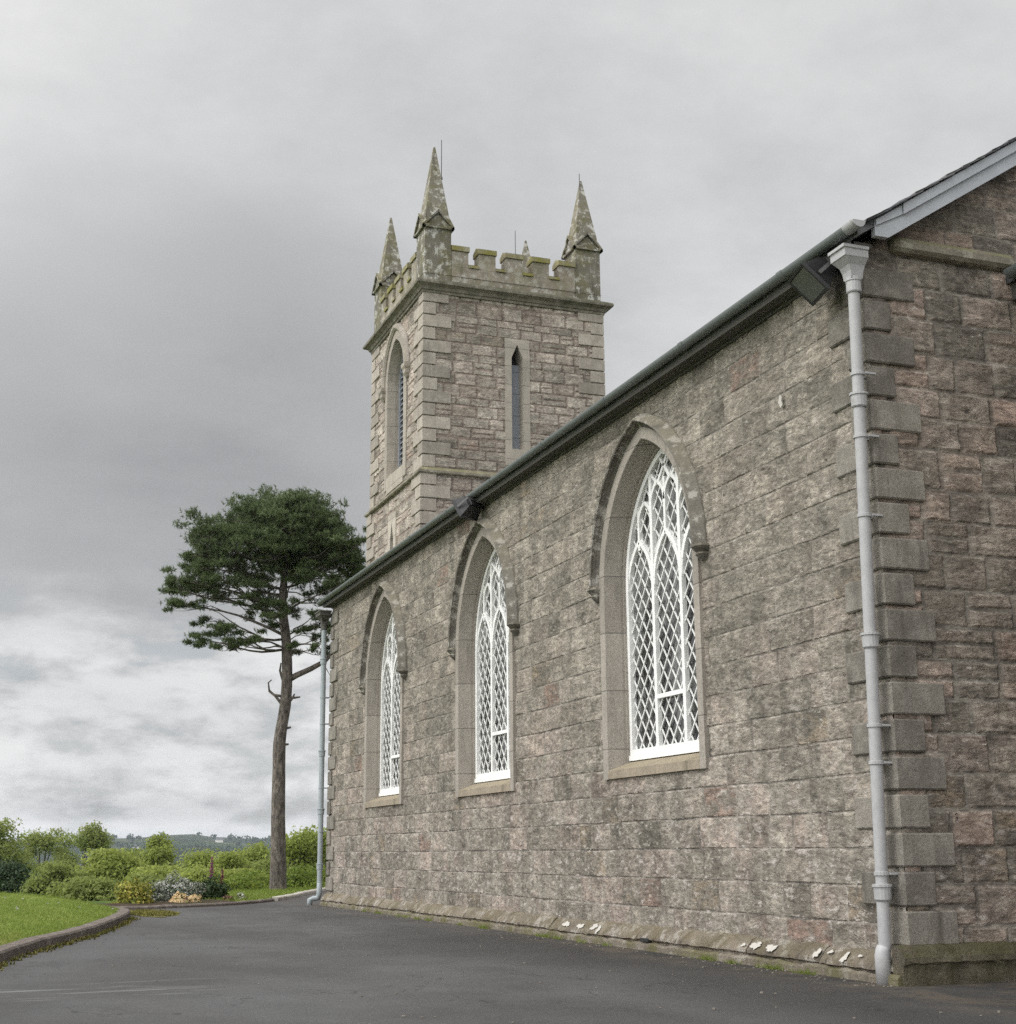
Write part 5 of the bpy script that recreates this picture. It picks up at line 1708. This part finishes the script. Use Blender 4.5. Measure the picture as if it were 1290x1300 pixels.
    d = d*0.9+ax_*0.55; d /= np.linalg.norm(d, axis=1)[:, None]
    st_ = np.repeat(C_, kn, 0)+ax_*rs_.uniform(-0.05, 0.05, (n*kn, 1))
    sd = np.cross(d, rs_.normal(0, 1, (n*kn, 3))); sd /= np.linalg.norm(sd, axis=1)[:, None]
    L_ = rs_.uniform(0.06, 0.13, (n*kn, 1))
    V = np.stack([st_-sd*0.008, st_+sd*0.008, st_+d*L_], 1).reshape(-1, 3)
    link_mesh('crown', np_mesh('crown', V, np.arange(3*n*kn).reshape(-1, 3)), M['needles'], root)
    return n
print('pine tufts', pine())

# shrubs and flowers of the bed
def shrub(name, loc, rx, rz, n, mat, label, cat, seed, lsize=0.03, flowers=None, group=None):
    root = empty(name, loc, label, cat, group)
    rs_ = np.random.RandomState(seed)
    def cloud(m_, rmin):
        u_ = rs_.normal(0, 1, (m_, 3)); u_ /= np.linalg.norm(u_, axis=1)[:, None]
        u_[:, 2] = np.abs(u_[:, 2])
        lump = 1+0.16*np.sin(u_[:, 0]*7+seed)*np.cos(u_[:, 1]*6)+0.12*np.sin(u_[:, 2]*9+seed*2)
        r_ = (rs_.uniform(rmin, 1.08, (m_, 1)))*lump[:, None]
        return u_*r_*np.array([rx, rx, rz*1.0]), u_
    C_, O_ = cloud(n, 0.45)
    quad_cloud('leaves', C_, lsize, mat, rs_, root, out=O_*0.8, up=0.2)
    if flowers:
        fm, fn, fs = flowers
        C2, O2 = cloud(fn, 0.97)
        quad_cloud('flowers', C2, fs, fm, rs_, root, out=O2*1.5, aspect=0.9)
    mb = MB()
    for k_ in range(7):
        a_ = 2*math.pi*k_/7
        mb.tube([(0, 0, -0.08), (rx*.3*math.cos(a_), rx*.3*math.sin(a_), rz*.4), (rx*.6*math.cos(a_), rx*.6*math.sin(a_), rz*.75)], [0.014, 0.010, 0.003], 5)
    mb.build('stems', M['bark'], root)
    return root
BZ = -0.05
shrub('shrub', (-3.40, 18.55, -0.10), 0.35, 0.47, 2300, M['leaf_y'], 'round yellow and green variegated shrub at the kerb end', 'shrub', 1, 0.032)
shrub('shrub', (-2.50, 20.0, BZ), 0.52, 0.44, 3600, M['leaf_g'], 'grey leaved shrub covered in small white flowers', 'shrub', 2, 0.024, (M['fl_white'], 1100, 0.014))
shrub('shrub', (-2.95, 19.6, BZ-0.03), 0.26, 0.33, 1300, M['leaf_g'], 'small grey leaved shrub between the yellow shrub and the white flowers', 'shrub', 12, 0.026, (M['fl_white'], 60, 0.02))
shrub('flower_clump', (-2.56, 18.75, -0.09), 0.16, 0.17, 380, M['leaf_b'], 'peach coloured flower clump, the larger of two at the kerb', 'flowers', 3, 0.03, (M['fl_peach'], 300, 0.032))
shrub('flower_clump', (-2.28, 18.85, -0.09), 0.13, 0.15, 300, M['leaf_b'], 'peach coloured flower clump, the smaller of two, right of the larger', 'flowers', 4, 0.03, (M['fl_peach'], 190, 0.030))
shrub('shrub', (-1.72, 20.45, BZ), 0.36, 0.42, 2200, M['leaf_d'], 'dark green leafy shrub below the foxglove spire', 'shrub', 5, 0.03)
shrub('shrub', (-2.1, 20.3, BZ-0.02), 0.25, 0.32, 1200, M['leaf_d'], 'small dark green shrub right behind the white flowering shrub', 'shrub', 15, 0.03)
shrub('flower_clump', (-1.18, 20.2, -0.08), 0.12, 0.12, 160, M['leaf_b'], 'small plant with white flowers at the edge of the verge', 'flowers', 6, 0.028, (M['fl_white'], 70, 0.022))
shrub('flower_clump', (-1.47, 19.85, -0.09), 0.11, 0.11, 160, M['leaf_d'], 'small plant with dull red flowers by the kerb', 'flowers', 7, 0.026, (M['fl_red'], 90, 0.022))
for i_, (x_, y_, r_, h_, lab) in enumerate([(0.15, 27.6, 0.55, 0.42, 'low yellow green shrub left of the pine trunk'), (1.75, 28.6, 0.6, 0.55, 'low yellow green shrub right behind the pine trunk'), (2.55, 30.2, 0.7, 0.6, 'low yellow green shrub between the pine and the church corner'), (3.6, 32.0, 0.8, 0.65, 'low yellow green shrub against the far church corner'), (-0.35, 26.9, 0.4, 0.28, 'smallest low yellow green shrub, on the verge left of the pine'), (0.75, 29.6, 0.7, 0.5, 'low yellow green shrub behind the pine trunk')]):
    shrub('shrub', (x_, y_, -0.15), r_, h_, 1900, M['leaf_low'], lab, 'shrub', 30+i_, 0.045, group='low shrubs around the pine')
def spire(loc, h, fm, label, seed, nf):
    root = empty('foxglove', loc, label, 'flower')
    rs_ = np.random.RandomState(seed)
    mb = MB()
    mb.tube([(0, 0, 0), (0.01, 0, h*0.5), (0.02, 0.01, h)], [0.010, 0.008, 0.003], 6)
    mb.build('stem', M['leaf_b'], root)
    t_ = rs_.uniform(0.48, 1.0, nf)
    a_ = rs_.uniform(0, 2*np.pi, nf)
    r_ = 0.034*(1.15-t_)/0.6*rs_.uniform(0.5, 1.1, nf)
    C_ = np.stack([r_*np.cos(a_)+0.015, r_*np.sin(a_), t_*h], -1)
    quad_cloud('flowers', C_, 0.026, fm, rs_, root, aspect=0.8)
    a2 = rs_.uniform(0, 2*np.pi, 60)
    C2 = np.stack([0.1*np.cos(a2)*rs_.uniform(.2, 1, 60), 0.1*np.sin(a2), rs_.uniform(0, .3*h, 60)], -1)
    quad_cloud('leaves', C2, 0.05, M['leaf_b'], rs_, root)
spire((-1.72, 20.62, -0.05), 0.80, M['fl_pink'], 'tall magenta foxglove spire rising from the flower bed', 1, 70)
spire((-1.50, 20.65, -0.05), 0.55, M['fl_red'], 'faded reddish flower spike right of the magenta foxglove', 2, 60)

# distant woods and farmhouses on the hill
rs = np.random.RandomState(21)
nb = 1500
azs = np.radians(rs.uniform(-3, 16, nb)); ds = rs.uniform(600, 2500, nb)
X = CAMP.x+ds*np.sin(azs); Y = CAMP.y+ds*np.cos(azs)
cl = np.sin(X*0.013+1)*np.cos(Y*0.006)+0.5*np.sin(X*0.031+Y*0.011)
keep = cl > -0.15
X, Y, ds = X[keep], Y[keep], ds[keep]
Z = np.where(ds > 945, hill_z(X, Y), ground_z(X, Y))
Cs = []
for x_, y_, z_ in zip(X, Y, Z):
    s_ = rs.uniform(3.5, 7.0)
    q_ = rs.normal(0, 1, (26, 3)); q_ /= np.linalg.norm(q_, axis=1)[:, None]
    Cs.append(np.array([x_, y_, z_+s_*0.7])+q_*np.array([s_, s_, s_*0.75])*rs.uniform(.5, 1, (26, 1)))
o = quad_cloud('distant_wood', np.concatenate(Cs), 2.3, M['leaf_d'], rs)
set_props(o, 'dark hedgerow trees and woods spread over the far hillside', 'woodland', kind='stuff')
M['render_w'] = paint_mat('whitewash', (0.75, 0.74, 0.70), 0.8, 0.05)
for i_, (az, d_, lab) in enumerate([(6.1, 1900, 'tiny white farmhouse far off on the hillside, left of a similar one'), (6.85, 2100, 'tiny white farmhouse on the hillside, higher than its neighbour to the left'), (9.2, 2200, 'tiny white farmhouse on the hillside towards the pine trunk')]):
    x_, y_ = far(R(az), d_)
    z_ = float(hill_z(np.array(x_), np.array(y_)))
    root = empty('farmhouse', (x_, y_, z_), lab, 'house', 'farmhouses on the far hill')
    mb = MB(); mb.box(-5, 5, -3, 3, -1, 3.6); mb.build('wall', M['render_w'], root)
    mb = MB(); mb.prism([(-5.3, -3.4, 3.65), (-5.3, 3.4, 3.65), (-5.3, 0, 6.2)], (10.6, 0, 0)); mb.build('roof', M['slate'], root)

# loose grit, leaf litter and small weeds along the foot of the wall
rs = np.random.RandomState(77)
mb = MB()
for _ in range(420):
    if rs.rand() < 0.7:
        y_ = rs.uniform(-0.1, 17.5); x_ = -0.17-abs(rs.normal(0, 0.16))
    else:
        y_ = rs.uniform(-2.0, 9.0); x_ = rs.uniform(-5.2, -0.3)
    r_ = rs.uniform(0.004, 0.012)
    a_ = rs.uniform(0, 6.28)
    pts_ = [(x_+r_*rs.uniform(.7, 1.3)*math.cos(a_+k_*1.257), y_+r_*rs.uniform(.7, 1.3)*math.sin(a_+k_*1.257), TZ+0.002) for k_ in range(5)]
    mb.prism(pts_, (0, 0, r_*rs.uniform(0.4, 1.0)))
M['grit'] = dressed_mat('loose_grit', (0.20, 0.18, 0.155), bump=0.1)
set_props(mb.build('grit', M['grit']), 'loose grit scattered on the tarmac along the foot of the church wall', 'grit', kind='stuff')
wy = rs.choice(rs.uniform(0.6, 17, 26), 900)+rs.normal(0, 0.06, 900)
wp = np.stack([-0.165-np.abs(rs.normal(0, 0.018, 900)), wy, np.full(900, TZ)], -1)
set_props(blades('wall_weeds', wp, 0.012, 0.055, 0.006, M['leaf_b'], rs), 'small green weeds growing where the tarmac meets the church wall', 'weeds', kind='stuff')

# ------------------------------------------------------------------ haze
mb = MB()
mb.box(-5600, 5600, -5600, 5600, -75, 60)
hz, t, bs, out = new_mat('haze')
t.n.remove(bs)
pv = t.new('ShaderNodeVolumePrincipled')
pv.inputs['Color'].default_value = (0.80, 0.88, 1.0, 1)
pv.inputs['Density'].default_value = 0.00013
pv.inputs['Anisotropy'].default_value = 0.3
t.l.new(pv.outputs[0], out.inputs['Volume'])
o = mb.build('haze', hz)
set_props(o, kind='stuff')
